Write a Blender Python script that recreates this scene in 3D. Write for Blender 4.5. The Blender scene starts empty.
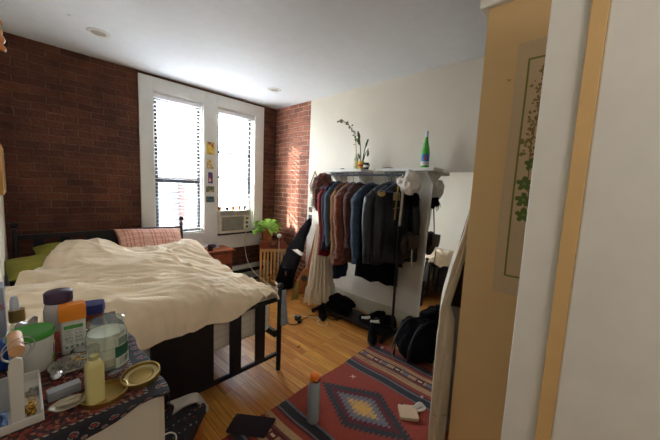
import bpy, bmesh, math, random
from mathutils import Vector, Matrix, noise
R = math.radians; PI = math.pi
random.seed(7)
C = bpy.context.scene.collection

# ---------------------------------------------------------------- materials
def lin(c):
    return tuple(((v/255)/12.92 if v/255 <= .04045 else ((v/255+.055)/1.055)**2.4) for v in c)
MATS = {}
def mat(name, rgb, rough=.6, metal=0, noise_amt=.12, noise_scale=12, bump=0, bscale=60, sheen=0, trans=0, ior=1.45, coat=0, alpha=1, spec=.5):
    if name in MATS: return MATS[name]
    m = bpy.data.materials.new(name); m.use_nodes = True
    nt = m.node_tree; b = nt.nodes['Principled BSDF']
    c = lin(rgb)
    b.inputs['Roughness'].default_value = rough; b.inputs['Metallic'].default_value = metal
    b.inputs['Sheen Weight'].default_value = sheen; b.inputs['Transmission Weight'].default_value = trans
    b.inputs['IOR'].default_value = ior; b.inputs['Coat Weight'].default_value = coat; b.inputs['Alpha'].default_value = alpha
    b.inputs['Specular IOR Level'].default_value = spec
    tc = nt.nodes.new('ShaderNodeTexCoord')
    n = nt.nodes.new('ShaderNodeTexNoise'); n.inputs['Scale'].default_value = noise_scale; n.inputs['Detail'].default_value = 4
    nt.links.new(tc.outputs['Object'], n.inputs['Vector'])
    r = nt.nodes.new('ShaderNodeValToRGB')
    r.color_ramp.elements[0].position = .3; r.color_ramp.elements[1].position = .7
    r.color_ramp.elements[0].color = (*[v*(1-noise_amt) for v in c], 1)
    r.color_ramp.elements[1].color = (*[min(1, v*(1+noise_amt)) for v in c], 1)
    nt.links.new(n.outputs['Fac'], r.inputs['Fac']); nt.links.new(r.outputs['Color'], b.inputs['Base Color'])
    if bump:
        n2 = nt.nodes.new('ShaderNodeTexNoise'); n2.inputs['Scale'].default_value = bscale; n2.inputs['Detail'].default_value = 3
        nt.links.new(tc.outputs['Object'], n2.inputs['Vector'])
        bp = nt.nodes.new('ShaderNodeBump'); bp.inputs['Strength'].default_value = bump; bp.inputs['Distance'].default_value = .01
        nt.links.new(n2.outputs['Fac'], bp.inputs['Height']); nt.links.new(bp.outputs['Normal'], b.inputs['Normal'])
    MATS[name] = m; return m

def painted_mat(name, rough=.7, bump=0, bscale=200, sheen=0, mott=.35):
    if name in MATS: return MATS[name]
    m = bpy.data.materials.new(name); m.use_nodes = True; nt = m.node_tree; b = nt.nodes['Principled BSDF']
    b.inputs['Roughness'].default_value = rough; b.inputs['Sheen Weight'].default_value = sheen
    a = nt.nodes.new('ShaderNodeVertexColor'); a.layer_name = 'pattern'
    tc = nt.nodes.new('ShaderNodeTexCoord'); n = nt.nodes.new('ShaderNodeTexNoise'); n.inputs['Scale'].default_value = 90
    nt.links.new(tc.outputs['Object'], n.inputs['Vector'])
    mx = nt.nodes.new('ShaderNodeMix'); mx.data_type = 'RGBA'; mx.blend_type = 'MULTIPLY'; mx.inputs['Factor'].default_value = mott
    nt.links.new(a.outputs['Color'], mx.inputs['A']); nt.links.new(n.outputs['Fac'], mx.inputs['B'])
    mr = nt.nodes.new('ShaderNodeMath'); mr.operation = 'MULTIPLY'; mr.inputs[1].default_value = 1.9
    nt.links.new(n.outputs['Fac'], mr.inputs[0]); nt.links.new(mr.outputs[0], mx.inputs['B'])
    nt.links.new(mx.outputs['Result'], b.inputs['Base Color'])
    if bump:
        n2 = nt.nodes.new('ShaderNodeTexNoise'); n2.inputs['Scale'].default_value = bscale
        nt.links.new(tc.outputs['Object'], n2.inputs['Vector'])
        bp = nt.nodes.new('ShaderNodeBump'); bp.inputs['Strength'].default_value = bump; bp.inputs['Distance'].default_value = .004
        nt.links.new(n2.outputs['Fac'], bp.inputs['Height']); nt.links.new(bp.outputs['Normal'], b.inputs['Normal'])
    MATS[name] = m; return m

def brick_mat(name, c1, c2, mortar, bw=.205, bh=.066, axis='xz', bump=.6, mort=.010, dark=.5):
    m = bpy.data.materials.new(name); m.use_nodes = True; nt = m.node_tree; b = nt.nodes['Principled BSDF']
    b.inputs['Roughness'].default_value = .85
    tc = nt.nodes.new('ShaderNodeTexCoord'); sp = nt.nodes.new('ShaderNodeSeparateXYZ'); cb = nt.nodes.new('ShaderNodeCombineXYZ')
    nt.links.new(tc.outputs['Object'], sp.inputs[0])
    nt.links.new(sp.outputs['X' if axis[0] == 'x' else 'Y'], cb.inputs['X']); nt.links.new(sp.outputs['Z'], cb.inputs['Y'])
    dn = nt.nodes.new('ShaderNodeTexNoise'); dn.inputs['Scale'].default_value = 7; dn.inputs['Detail'].default_value = 3
    nt.links.new(tc.outputs['Object'], dn.inputs['Vector'])
    sub = nt.nodes.new('ShaderNodeVectorMath'); sub.operation = 'SUBTRACT'; sub.inputs[1].default_value = (.5, .5, .5)
    nt.links.new(dn.outputs['Color'], sub.inputs[0])
    sc = nt.nodes.new('ShaderNodeVectorMath'); sc.operation = 'SCALE'; sc.inputs['Scale'].default_value = .04
    nt.links.new(sub.outputs[0], sc.inputs[0])
    ad = nt.nodes.new('ShaderNodeVectorMath'); ad.operation = 'ADD'
    nt.links.new(cb.outputs[0], ad.inputs[0]); nt.links.new(sc.outputs[0], ad.inputs[1])
    br = nt.nodes.new('ShaderNodeTexBrick'); nt.links.new(ad.outputs[0], br.inputs['Vector'])
    br.inputs['Scale'].default_value = 1; br.inputs['Brick Width'].default_value = bw; br.inputs['Row Height'].default_value = bh
    br.inputs['Mortar Size'].default_value = mort*.5; br.inputs['Mortar Smooth'].default_value = .6; br.inputs['Bias'].default_value = -.1
    br.inputs['Color1'].default_value = (*lin(c1), 1); br.inputs['Color2'].default_value = (*lin(c2), 1); br.inputs['Mortar'].default_value = (*lin(mortar), 1)
    n = nt.nodes.new('ShaderNodeTexNoise'); n.inputs['Scale'].default_value = 5; n.inputs['Detail'].default_value = 8; n.inputs['Roughness'].default_value = .7
    nt.links.new(tc.outputs['Object'], n.inputs['Vector'])
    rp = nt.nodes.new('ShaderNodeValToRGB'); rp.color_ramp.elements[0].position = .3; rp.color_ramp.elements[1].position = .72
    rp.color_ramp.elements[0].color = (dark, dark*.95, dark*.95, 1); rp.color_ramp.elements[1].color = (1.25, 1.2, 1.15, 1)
    nt.links.new(n.outputs['Fac'], rp.inputs['Fac'])
    mx = nt.nodes.new('ShaderNodeMix'); mx.data_type = 'RGBA'; mx.blend_type = 'MULTIPLY'; mx.inputs['Factor'].default_value = 1
    nt.links.new(br.outputs['Color'], mx.inputs['A']); nt.links.new(rp.outputs['Color'], mx.inputs['B'])
    nt.links.new(mx.outputs['Result'], b.inputs['Base Color'])
    n2 = nt.nodes.new('ShaderNodeTexNoise'); n2.inputs['Scale'].default_value = 40; n2.inputs['Detail'].default_value = 5
    nt.links.new(tc.outputs['Object'], n2.inputs['Vector'])
    ma = nt.nodes.new('ShaderNodeMath'); ma.operation = 'MULTIPLY_ADD'; ma.inputs[1].default_value = -1.2
    nt.links.new(br.outputs['Fac'], ma.inputs[0]); nt.links.new(n2.outputs['Fac'], ma.inputs[2])
    bp = nt.nodes.new('ShaderNodeBump'); bp.inputs['Strength'].default_value = bump; bp.inputs['Distance'].default_value = .012
    nt.links.new(ma.outputs[0], bp.inputs['Height']); nt.links.new(bp.outputs['Normal'], b.inputs['Normal'])
    return m

def floor_mat():
    m = bpy.data.materials.new('oak_strip_floor'); m.use_nodes = True; nt = m.node_tree; b = nt.nodes['Principled BSDF']
    tc = nt.nodes.new('ShaderNodeTexCoord'); mp = nt.nodes.new('ShaderNodeMapping'); mp.inputs['Rotation'].default_value = (0, 0, R(90))
    nt.links.new(tc.outputs['Object'], mp.inputs['Vector'])
    br = nt.nodes.new('ShaderNodeTexBrick'); nt.links.new(mp.outputs[0], br.inputs['Vector'])
    br.inputs['Scale'].default_value = 1; br.inputs['Brick Width'].default_value = .85; br.inputs['Row Height'].default_value = .058
    br.inputs['Mortar Size'].default_value = .0012; br.offset = .37; br.inputs['Mortar Smooth'].default_value = .2
    br.inputs['Color1'].default_value = (*lin((226, 168, 88)), 1); br.inputs['Color2'].default_value = (*lin((190, 122, 52)), 1)
    br.inputs['Mortar'].default_value = (*lin((60, 32, 14)), 1)
    m2 = nt.nodes.new('ShaderNodeMapping'); m2.inputs['Scale'].default_value = (26, 1.6, 1); nt.links.new(tc.outputs['Object'], m2.inputs['Vector'])
    n = nt.nodes.new('ShaderNodeTexNoise'); n.inputs['Scale'].default_value = 2.5; n.inputs['Detail'].default_value = 6; n.inputs['Distortion'].default_value = .6
    nt.links.new(m2.outputs[0], n.inputs['Vector'])
    rp = nt.nodes.new('ShaderNodeValToRGB'); rp.color_ramp.elements[0].position = .3; rp.color_ramp.elements[1].position = .75
    rp.color_ramp.elements[0].color = (.62, .56, .5, 1); rp.color_ramp.elements[1].color = (1.15, 1.12, 1.05, 1)
    nt.links.new(n.outputs['Fac'], rp.inputs['Fac'])
    mx = nt.nodes.new('ShaderNodeMix'); mx.data_type = 'RGBA'; mx.blend_type = 'MULTIPLY'; mx.inputs['Factor'].default_value = 1
    nt.links.new(br.outputs['Color'], mx.inputs['A']); nt.links.new(rp.outputs['Color'], mx.inputs['B'])
    nt.links.new(mx.outputs['Result'], b.inputs['Base Color'])
    b.inputs['Roughness'].default_value = .3; b.inputs['Specular IOR Level'].default_value = .35
    bp = nt.nodes.new('ShaderNodeBump'); bp.inputs['Strength'].default_value = .35; bp.inputs['Distance'].default_value = .003
    iv = nt.nodes.new('ShaderNodeMath'); iv.operation = 'MULTIPLY_ADD'; iv.inputs[1].default_value = -1
    n3 = nt.nodes.new('ShaderNodeTexNoise'); n3.inputs['Scale'].default_value = 6; nt.links.new(tc.outputs['Object'], n3.inputs['Vector'])
    nt.links.new(br.outputs['Fac'], iv.inputs[0]); nt.links.new(n3.outputs['Fac'], iv.inputs[2])
    nt.links.new(iv.outputs[0], bp.inputs['Height']); nt.links.new(bp.outputs['Normal'], b.inputs['Normal'])
    return m

def glass_mat(name, tint=(255, 255, 255), gl=.06):
    m = bpy.data.materials.new(name); m.use_nodes = True; nt = m.node_tree
    for n in list(nt.nodes): nt.nodes.remove(n)
    o = nt.nodes.new('ShaderNodeOutputMaterial'); t = nt.nodes.new('ShaderNodeBsdfTransparent'); g = nt.nodes.new('ShaderNodeBsdfGlossy'); g.inputs['Roughness'].default_value = .03
    t.inputs['Color'].default_value = (*lin(tint), 1); mx = nt.nodes.new('ShaderNodeMixShader')
    lw = nt.nodes.new('ShaderNodeLayerWeight'); lw.inputs['Blend'].default_value = .3
    mu = nt.nodes.new('ShaderNodeMath'); mu.operation = 'MULTIPLY_ADD'; mu.inputs[1].default_value = .22; mu.inputs[2].default_value = gl
    nt.links.new(lw.outputs['Fresnel'], mu.inputs[0]); nt.links.new(mu.outputs[0], mx.inputs[0])
    nt.links.new(t.outputs[0], mx.inputs[1]); nt.links.new(g.outputs[0], mx.inputs[2]); nt.links.new(mx.outputs[0], o.inputs[0])
    MATS[name] = m; return m

# ---------------------------------------------------------------- mesh helpers
class MB:
    def __init__(s): s.v = []; s.f = []
    def add(s, vs, fs):
        n = len(s.v); s.v += [tuple(v) for v in vs]; s.f += [tuple(i+n for i in f) for f in fs]; return s
    def box(s, x0, x1, y0, y1, z0, z1, rz=0, c=None):
        vs = [(x, y, z) for z in (z0, z1) for y in (y0, y1) for x in (x0, x1)]
        if rz:
            cx, cy = c if c else ((x0+x1)/2, (y0+y1)/2)
            vs = [((x-cx)*math.cos(rz)-(y-cy)*math.sin(rz)+cx, (x-cx)*math.sin(rz)+(y-cy)*math.cos(rz)+cy, z) for x, y, z in vs]
        return s.add(vs, [(0, 2, 3, 1), (4, 5, 7, 6), (0, 1, 5, 4), (2, 6, 7, 3), (0, 4, 6, 2), (1, 3, 7, 5)])
    def lathe(s, prof, c=(0, 0, 0), n=24, axis=None, cap=True):
        # prof: list of (r, h)
        q = Vector((0, 0, 1)).rotation_difference(Vector(axis).normalized()) if axis else None
        vs = []
        for r, h in prof:
            for i in range(n):
                a = 2*PI*i/n; p = Vector((r*math.cos(a), r*math.sin(a), h))
                if q: p = q @ p
                vs.append(tuple(p+Vector(c)))
        fs = []
        for j in range(len(prof)-1):
            for i in range(n):
                fs.append((j*n+i, j*n+(i+1) % n, (j+1)*n+(i+1) % n, (j+1)*n+i))
        if cap:
            fs.append(tuple(reversed(range(n)))); fs.append(tuple(range((len(prof)-1)*n, len(prof)*n)))
        return s.add(vs, fs)
    def cyl(s, a, b, r, r2=None, n=16):
        a = Vector(a); b = Vector(b); d = b-a
        return s.lathe([(r, 0), (r if r2 is None else r2, d.length)], a, n, d)
    def tube(s, pts, r, n=8, smooth=2):
        P = [Vector(p) for p in pts]
        rr = list(r) if isinstance(r, (list, tuple)) else [r]*len(P)
        for _ in range(smooth):
            Q = [P[0]]; q = [rr[0]]
            for i in range(len(P)-1):
                Q += [P[i].lerp(P[i+1], .25), P[i].lerp(P[i+1], .75)]; q += [rr[i]*.75+rr[i+1]*.25, rr[i]*.25+rr[i+1]*.75]
            P = Q+[P[-1]]; rr = q+[rr[-1]]
        vs = []; up = None
        for i, p in enumerate(P):
            t = (P[min(i+1, len(P)-1)]-P[max(i-1, 0)])
            if t.length < 1e-9: t = Vector((0, 0, 1))
            t.normalize()
            if up is None:
                up = t.orthogonal().normalized()
            up = (up-t*up.dot(t))
            if up.length < 1e-6: up = t.orthogonal()
            up.normalize(); w = t.cross(up)
            for k in range(n):
                a = 2*PI*k/n; vs.append(tuple(p+(up*math.cos(a)+w*math.sin(a))*rr[i]))
        m = len(P); fs = [(j*n+i, j*n+(i+1) % n, (j+1)*n+(i+1) % n, (j+1)*n+i) for j in range(m-1) for i in range(n)]
        fs += [tuple(reversed(range(n))), tuple(range((m-1)*n, m*n))]
        return s.add(vs, fs)
    def prism(s, pts, off):
        n = len(pts); o = Vector(off)
        vs = [Vector(p) for p in pts]+[Vector(p)+o for p in pts]
        return s.add(vs, [tuple(reversed(range(n))), tuple(range(n, 2*n))]+[(i, (i+1) % n, n+(i+1) % n, n+i) for i in range(n)])
    def grid(s, fn, nu, nv, closed=False):
        vs = [fn(i/(nu if closed else nu-1), j/(nv-1)) for j in range(nv) for i in range(nu)]
        fs = []
        for j in range(nv-1):
            for i in range(nu if closed else nu-1):
                fs.append((j*nu+i, j*nu+(i+1) % nu, (j+1)*nu+(i+1) % nu, (j+1)*nu+i))
        return s.add(vs, fs)
    def blob(s, c, r, amp=.1, sc=4, n=28, seed=0, flat=None):
        c = Vector(c); r = Vector(r) if hasattr(r, '__len__') else Vector((r, r, r))
        def fn(u, v):
            a = 2*PI*u; b = PI*(v-.5)*.998
            d = Vector((math.cos(a)*math.cos(b), math.sin(a)*math.cos(b), math.sin(b)))
            k = 1+amp*noise.noise(d*sc+Vector((seed*7.3, 0, 0)))+amp*.4*noise.noise(d*sc*2.7+Vector((0, seed*3.1, 0)))
            p = Vector((d.x*r.x, d.y*r.y, d.z*r.z))*k+c
            if flat is not None and p.z < flat: p.z = flat
            return tuple(p)
        nv = n//2+1; base = len(s.v); s.grid(fn, n, nv, True)
        s.f.append(tuple(base+i for i in reversed(range(n)))); s.f.append(tuple(base+(nv-1)*n+i for i in range(n)))
        return s
    def build(s, name, m, parent=None, smooth=False, bevel=0, solid=0, sub=0, org=None, auto=None):
        me = bpy.data.meshes.new(name); me.from_pydata(s.v, [], s.f); me.update()
        bm = bmesh.new(); bm.from_mesh(me); bmesh.ops.recalc_face_normals(bm, faces=bm.faces[:]); bm.to_mesh(me); bm.free()
        o = bpy.data.objects.new(name, me); C.objects.link(o)
        me.materials.append(m)
        if org is not None and parent is None:
            me.transform(Matrix.Translation(-Vector(org))); o.location = org
        if parent is not None:
            # vertices are given in the room's coordinates
            off = Vector(parent.location)
            p = parent.parent
            while p is not None: off += Vector(p.location); p = p.parent
            me.transform(Matrix.Translation(-off)); o.parent = parent
        for p in me.polygons: p.use_smooth = smooth
        if auto:
            me.set_sharp_from_angle(angle=R(auto))
        if solid:
            q = o.modifiers.new('thickness', 'SOLIDIFY'); q.thickness = solid; q.offset = 0
        if bevel:
            q = o.modifiers.new('bevel', 'BEVEL'); q.width = bevel; q.segments = 2; q.limit_method = 'ANGLE'; q.angle_limit = R(40)
        if sub:
            q = o.modifiers.new('sub', 'SUBSURF'); q.levels = sub; q.render_levels = sub
        return o

def tag(o, label=None, cat=None, group=None, kind=None):
    if label: o['label'] = label
    if cat: o['category'] = cat
    if group: o['group'] = group
    if kind: o['kind'] = kind
    return o
def thing(name, label, cat, loc, group=None):
    o = bpy.data.objects.new(name, None); C.objects.link(o); o.location = loc; o.empty_display_size = .05
    return tag(o, label, cat, group)
def struct(name, mb, m, **k):
    return tag(mb.build(name, m, **k), kind='structure')

def painted(name, fn, nu, nv, color, m, parent=None, thick=.002, smooth=False, org=None):
    """a sheet fn(u,v)->point with its printed or woven pattern color(u,v)->rgb"""
    mb = MB(); mb.grid(fn, nu+1, nv+1)
    me = bpy.data.meshes.new(name); me.from_pydata(mb.v, [], mb.f); me.update()
    at = me.color_attributes.new('pattern', 'FLOAT_COLOR', 'CORNER')
    k = 0; cols = []
    for j in range(nv):
        for i in range(nu):
            c = (*lin(color((i+.5)/nu, (j+.5)/nv)), 1)
            cols += list(c)*4
    at.data.foreach_set('color', cols)
    o = bpy.data.objects.new(name, me); C.objects.link(o); me.materials.append(m)
    for p in me.polygons: p.use_smooth = smooth
    if parent is not None:
        off = Vector(parent.location)
        me.transform(Matrix.Translation(-off)); o.parent = parent
    elif org is not None:
        me.transform(Matrix.Translation(-Vector(org))); o.location = org
    if thick:
        q = o.modifiers.new('thickness', 'SOLIDIFY'); q.thickness = thick; q.offset = 0
    return o
def text(name, s, m, loc, size, rot, parent=None):
    cu = bpy.data.curves.new(name, 'FONT'); cu.body = s; cu.size = size; cu.extrude = .0004; cu.align_x = 'CENTER'; cu.align_y = 'CENTER'
    tmp = bpy.data.objects.new(name+'_curve', cu); C.objects.link(tmp)
    dg = bpy.context.evaluated_depsgraph_get(); me = bpy.data.meshes.new_from_object(tmp.evaluated_get(dg))
    bpy.data.objects.remove(tmp)
    o = bpy.data.objects.new(name, me); C.objects.link(o); me.materials.clear(); me.materials.append(m)
    me.transform(Matrix.Translation(Vector(loc)) @ rot.to_4x4())
    if parent is not None: me.transform(Matrix.Translation(-Vector(parent.location))); o.parent = parent
    return o

# ---------------------------------------------------------------- materials used
M_white = mat('white_paint', (226, 224, 216), .5, noise_amt=.03)
M_ceil = mat('ceiling_paint', (226, 229, 233), .8, noise_amt=.02)
M_cream = mat('cream_wall_paint', (224, 217, 202), .8, noise_amt=.03, noise_scale=3, bump=.05, bscale=25)
M_tan = mat('warm_cream_wall_paint', (222, 188, 134), .75, noise_amt=.05, noise_scale=2, bump=.08, bscale=20)
M_trimw = mat('window_trim_paint', (222, 222, 215), .45, noise_amt=.03)
M_base = mat('baseboard_paint', (205, 200, 180), .5, noise_amt=.04)
M_iron = mat('black_metal', (22, 20, 24), .45, noise_amt=.1)
M_dark = mat('dark_sash', (38, 42, 48), .5)
M_sash = mat('white_sash', (205, 210, 214), .5)
M_duvet = mat('beige_duvet_cotton', (247, 227, 196), .9, noise_amt=.05, bump=.12, bscale=300, sheen=.2)
M_slat = mat('blind_slat_white', (232, 234, 236), .5, noise_amt=.02)
M_glass = glass_mat('window_glass', gl=.02)
M_jar = glass_mat('jar_glass', (246, 250, 248), gl=.12)
M_black = mat('black_fabric', (17, 16, 20), .95, noise_amt=.3, bump=.4, bscale=90, spec=.15)
M_wood = mat('pale_slat_wood', (222, 168, 104), .55, noise_amt=.15, noise_scale=20)
M_redwood = mat('reddish_wood', (138, 66, 40), .4, noise_amt=.2, noise_scale=14)
M_chrome = mat('steel', (190, 190, 190), .25, metal=1)
M_cable_w = mat('white_cable_plastic', (225, 222, 212), .4)
M_cable_b = mat('black_cable_plastic', (20, 20, 22), .4)
M_terra = mat('terracotta', (186, 104, 66), .8)
M_leaf = mat('bright_leaf_green', (160, 204, 84), .45, noise_amt=.35, noise_scale=20)
M_leafd = mat('dark_leaf_green', (72, 98, 46), .5, noise_amt=.3, noise_scale=20)
M_gold = mat('brushed_gold_metal', (176, 148, 84), .35, metal=.9)
M_paint = painted_mat('printed_paper')

# ================================================================ ROOM
CH = 2.56
b = MB().box(-.25, 2.9, -1.3, 3.95, -.06, 0); struct('floor', b, floor_mat())
b = MB().box(-.25, 2.9, -1.3, 3.95, CH, CH+.08); struct('ceiling', b, M_ceil)
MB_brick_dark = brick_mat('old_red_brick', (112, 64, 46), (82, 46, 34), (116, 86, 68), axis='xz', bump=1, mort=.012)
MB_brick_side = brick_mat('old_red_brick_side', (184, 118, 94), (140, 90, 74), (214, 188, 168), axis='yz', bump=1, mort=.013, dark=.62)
# window wall with two openings
H1 = (1.04, 1.59, .78, 2.385); H2 = (1.77, 2.315, .72, 2.385)
b = MB(); Y0, Y1 = 3.68, 3.83
b.box(-.25, H1[0], Y0, Y1, 0, CH).box(H1[1], H2[0], Y0, Y1, 0, CH).box(H2[1], 2.9, Y0, Y1, 0, CH)
for h in (H1, H2): b.box(h[0], h[1], Y0, Y1, 0, h[2]).box(h[0], h[1], Y0, Y1, h[3], CH)
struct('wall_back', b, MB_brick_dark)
struct('wall_left', MB().box(-.25, -.095, -1.3, Y0, 0, CH), M_cream)
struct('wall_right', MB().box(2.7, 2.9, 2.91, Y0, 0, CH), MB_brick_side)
struct('wall_right_plaster', MB().box(2.69, 2.9, -1.3, 2.91, 0, CH), M_cream)
struct('wall_near', MB().box(-.095, 2.69, -1.4, -1.3, 0, CH), M_cream)
struct('wall_closet', MB().box(1.35, 1.43, -1.3, .407, 0, CH), M_tan)
struct('trim_3', MB().box(1.325, 1.45, -1.3, .437, 2.163, 2.26), M_white, bevel=.006)
struct('baseboard_right', MB().box(2.672, 2.69, -1.3, 2.9, 0, .165), M_base, bevel=.004)
# window surround trim with jamb linings
b = MB(); T0 = 3.655
b.box(.905, H1[0], T0, Y0, .53, 2.53).box(H1[1], H2[0], T0, Y0, .53, 2.53).box(H2[1], 2.465, T0, Y0, .53, 2.53)
for h in (H1, H2): b.box(h[0], h[1], T0, Y0, .53, h[2]).box(h[0], h[1], T0, Y0, h[3], 2.53)
struct('trim_1', b, M_trimw, bevel=.003)
b = MB()
for h in (H1, H2):
    b.box(h[0], h[0]+.012, Y0, Y1, h[2], h[3]).box(h[1]-.012, h[1], Y0, Y1, h[2], h[3])
    b.box(h[0], h[1], Y0, Y1, h[3]-.012, h[3]).box(h[0], h[1], Y0, Y1+.03, h[2], h[2]+.02)
struct('trim_2', b, M_trimw)
def window(n, h, rails, msash, x0, x1):
    r = thing('window_%d' % n, None, None, ((x0+x1)/2, 3.8, h[2])); r['kind'] = 'structure'
    f = MB(); z0 = h[2]+.02; z1 = h[3]-.012
    f.box(x0, x0+.05, 3.745, 3.79, z0, z1).box(x1-.035, x1, 3.745, 3.79, z0, z1).box(x0+.035, x1-.035, 3.745, 3.79, z1-.05, z1).box(x0+.035, x1-.035, 3.745, 3.79, z0, z0+.05)
    f.build('window_frame', M_dark, r, bevel=.003)
    for z, t in rails: MB().box(x0+.035, x1-.035, 3.75, 3.785, z-t/2, z+t/2).build('sash_rail', msash, r, bevel=.003)
    MB().box(x0+.035, x1-.035, 3.765, 3.769, z0+.05, z1-.05).build('pane', M_glass, r)
window(1, H1, [(1.425, .06)], M_dark, 1.052, 1.578)
window(2, H2, [(1.83, .035), (1.50, .03)], M_sash, 1.782, 2.303)

# blinds
def blind(label, x0, x1, ztop, zbot, pitch, wid, tilt, wand):
    r = thing('window_blind', label, 'blind', ((x0+x1)/2, 3.73, ztop), 'window blinds')
    MB().box(x0, x1, 3.688, 3.73, ztop-.045, ztop).build('headrail', M_slat, r, bevel=.004)
    s = MB(); z = ztop-.07
    while z > zbot+.03:
        c, d = math.cos(tilt)*wid/2, math.sin(tilt)*wid/2
        s.add([(x0, 3.71-c, z+d), (x1, 3.71-c, z+d), (x1, 3.71+c, z-d), (x0, 3.71+c, z-d), (x0, 3.71-c, z+d-.0015), (x1, 3.71-c, z+d-.0015), (x1, 3.71+c, z-d-.0015), (x0, 3.71+c, z-d-.0015)],
              [(0, 1, 2, 3), (7, 6, 5, 4), (0, 4, 5, 1), (1, 5, 6, 2), (2, 6, 7, 3), (3, 7, 4, 0)])
        z -= pitch
    s.build('slats', M_slat, r)
    MB().box(x0, x1, 3.70, 3.72, zbot, zbot+.022).build('bottom_rail', M_slat, r, bevel=.004)
    for x in (x0+.09, x1-.09): MB().cyl((x, 3.688, ztop-.04), (x, 3.688, zbot+.01), .0014, n=6).build('ladder_cord', M_slat, r)
    MB().cyl((x0+wand, 3.68, ztop-.05), (x0+wand, 3.678, ztop-.55), .004, n=8).build('tilt_wand', M_slat, r)
    return r
blind('long white slatted blind covering the whole left window behind the bed', 1.056, 1.574, 2.37, .82, .043, .046, R(6), .07)
blind('white slatted blind on the right window, ending above the air conditioner', 1.786, 2.298, 2.37, 1.25, .064, .060, R(0), .42)

# baseboard heater
r = thing('baseboard_heater', 'long pale metal baseboard heater under the right window', 'heater', (2.2, 3.63, 0))
M_heat = mat('heater_enamel', (196, 194, 184), .45)
MB().prism([(1.62, 3.675, .03), (1.62, 3.675, .265), (1.62, 3.62, .265), (1.62, 3.60, .235), (1.62, 3.60, .06)], (.96, 0, 0)).build('casing', M_heat, r, bevel=.003)
MB().box(1.7, 2.5, 3.594, 3.602, .165, .215).build('grille_slot', M_dark, r)
MB().box(1.64, 2.56, 3.59, 3.60, .218, .226).build('damper_lip', M_heat, r)
for x in (1.66, 2.54): MB().box(x-.03, x+.03, 3.61, 3.67, 0, .035).build('foot', M_heat, r)

# air conditioner
r = thing('window_air_conditioner', 'beige window air conditioner below the right blind', 'air conditioner', (1.98, 3.7, .745))
M_ac = mat('ac_plastic', (214, 210, 192), .5); M_acd = mat('ac_grille_shade', (150, 147, 134), .6)
MB().box(1.765, 2.225, 3.60, 3.93, .75, 1.06).build('body', M_ac, r, bevel=.012)
g = MB()
for i in range(15): g.box(1.80, 2.115, 3.586, 3.600, .79+i*.0125, .7955+i*.0125)
for i in range(22): g.box(1.80+i*.0148, 1.803+i*.0148, 3.589, 3.600, .785, .975)
g.build('front_grille', M_acd, r)
g = MB()
for k in (0, 1):
    for i in range(5): g.box(1.785+k*.215, 1.985+k*.215, 3.586, 3.6, .997+i*.011, 1.002+i*.011)
g.build('top_louvre', M_acd, r)
MB().box(2.13, 2.205, 3.592, 3.60, .79, .975).build('control_panel', M_ac, r, bevel=.003)
for z in (.83, .885): MB().lathe([(.016, 0), (.014, .012)], (2.165, 3.592, z), 16, (0, -1, 0)).build('knob', M_dark, r, smooth=True, auto=40)
MB().box(2.15, 2.19, 3.589, 3.593, .935, .955).build('label', M_dark, r)
MB().box(1.77, 2.31, 3.64, 3.67, .722, .748).build('bottom_frame', M_dark, r)
tag(MB().box(2.24, 2.30, 3.72, 3.76, .745, 1.22).build('filler_panel', M_white, bevel=.003, org=(2.27, 3.74, .745)), 'narrow white filler panel right of the air conditioner', 'panel')

# sill plants on top of the air conditioner
def leafy(mb, c, n, h, spread, ls, rnd):
    for i in range(n):
        a = rnd.random()*2*PI; k = rnd.uniform(.2, 1)
        p = Vector((c[0]+math.cos(a)*spread*k, c[1]+math.sin(a)*spread*k, c[2]+h*rnd.uniform(.3, 1)))
        d = Vector((math.cos(a), math.sin(a), rnd.uniform(-.3, .9))).normalized()
        leaf(mb, p, d, ls*rnd.uniform(.7, 1.2), rnd)
def leaf(mb, p, d, L, rnd, w=.55, droop=.25):
    d = Vector(d).normalized(); up = Vector((rnd.uniform(-.4, .4), rnd.uniform(-.4, .4), 1)); s = d.cross(up)
    if s.length < .01: s = Vector((1, 0, 0))
    s.normalize(); nn = s.cross(d).normalized()
    P = Vector(p); v = []
    for t, ww in ((0, .0), (.15, .75), (.4, 1), (.7, .7), (1, 0)):
        c = P+d*L*t-Vector((0, 0, 1))*droop*L*t*t
        v += [c+s*ww*w*L/2+nn*.12*L*ww, c, c-s*ww*w*L/2+nn*.12*L*ww]
    f = []
    for i in range(4):
        a = i*3; f += [(a, a+1, a+4, a+3), (a+1, a+2, a+5, a+4)]
    mb.add(v, f)
rnd = random.Random(3)
for x, mt, lab, h, lm in ((1.80, M_terra, 'small terracotta pot at the far left on the air conditioner', .04, None),
                          (1.905, M_dark, 'low dark pot beside the orange pot on the air conditioner', .03, M_leafd),
                          (1.99, mat('orange_glaze', (226, 130, 50), .4), 'small orange pot in the middle on the air conditioner', .045, M_leafd),
                          (2.09, M_terra, 'terracotta pot with a green sprout on the air conditioner', .05, M_leafd),
                          (2.17, M_dark, 'dark pot with the tallest leafy plant on the air conditioner', .05, M_leaf)):
    r = thing('potted_plant', lab, 'potted plant', (x, 3.66, 1.061), 'small pots along the top of the air conditioner')
    MB().lathe([(.018, 0), (.026, h), (.028, h), (.028, h+.006), (.022, h+.006), (.02, h-.005)], (x, 3.66, 1.061), 18).build('pot', mt, r, smooth=True, auto=40)
    if lm:
        m_ = MB(); leafy(m_, (x, 3.66, 1.061+h), 14 if x > 2.1 else 7, .08 if x > 2.1 else .03, .03, .035, rnd); m_.build('foliage', lm, r, smooth=True)

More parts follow.
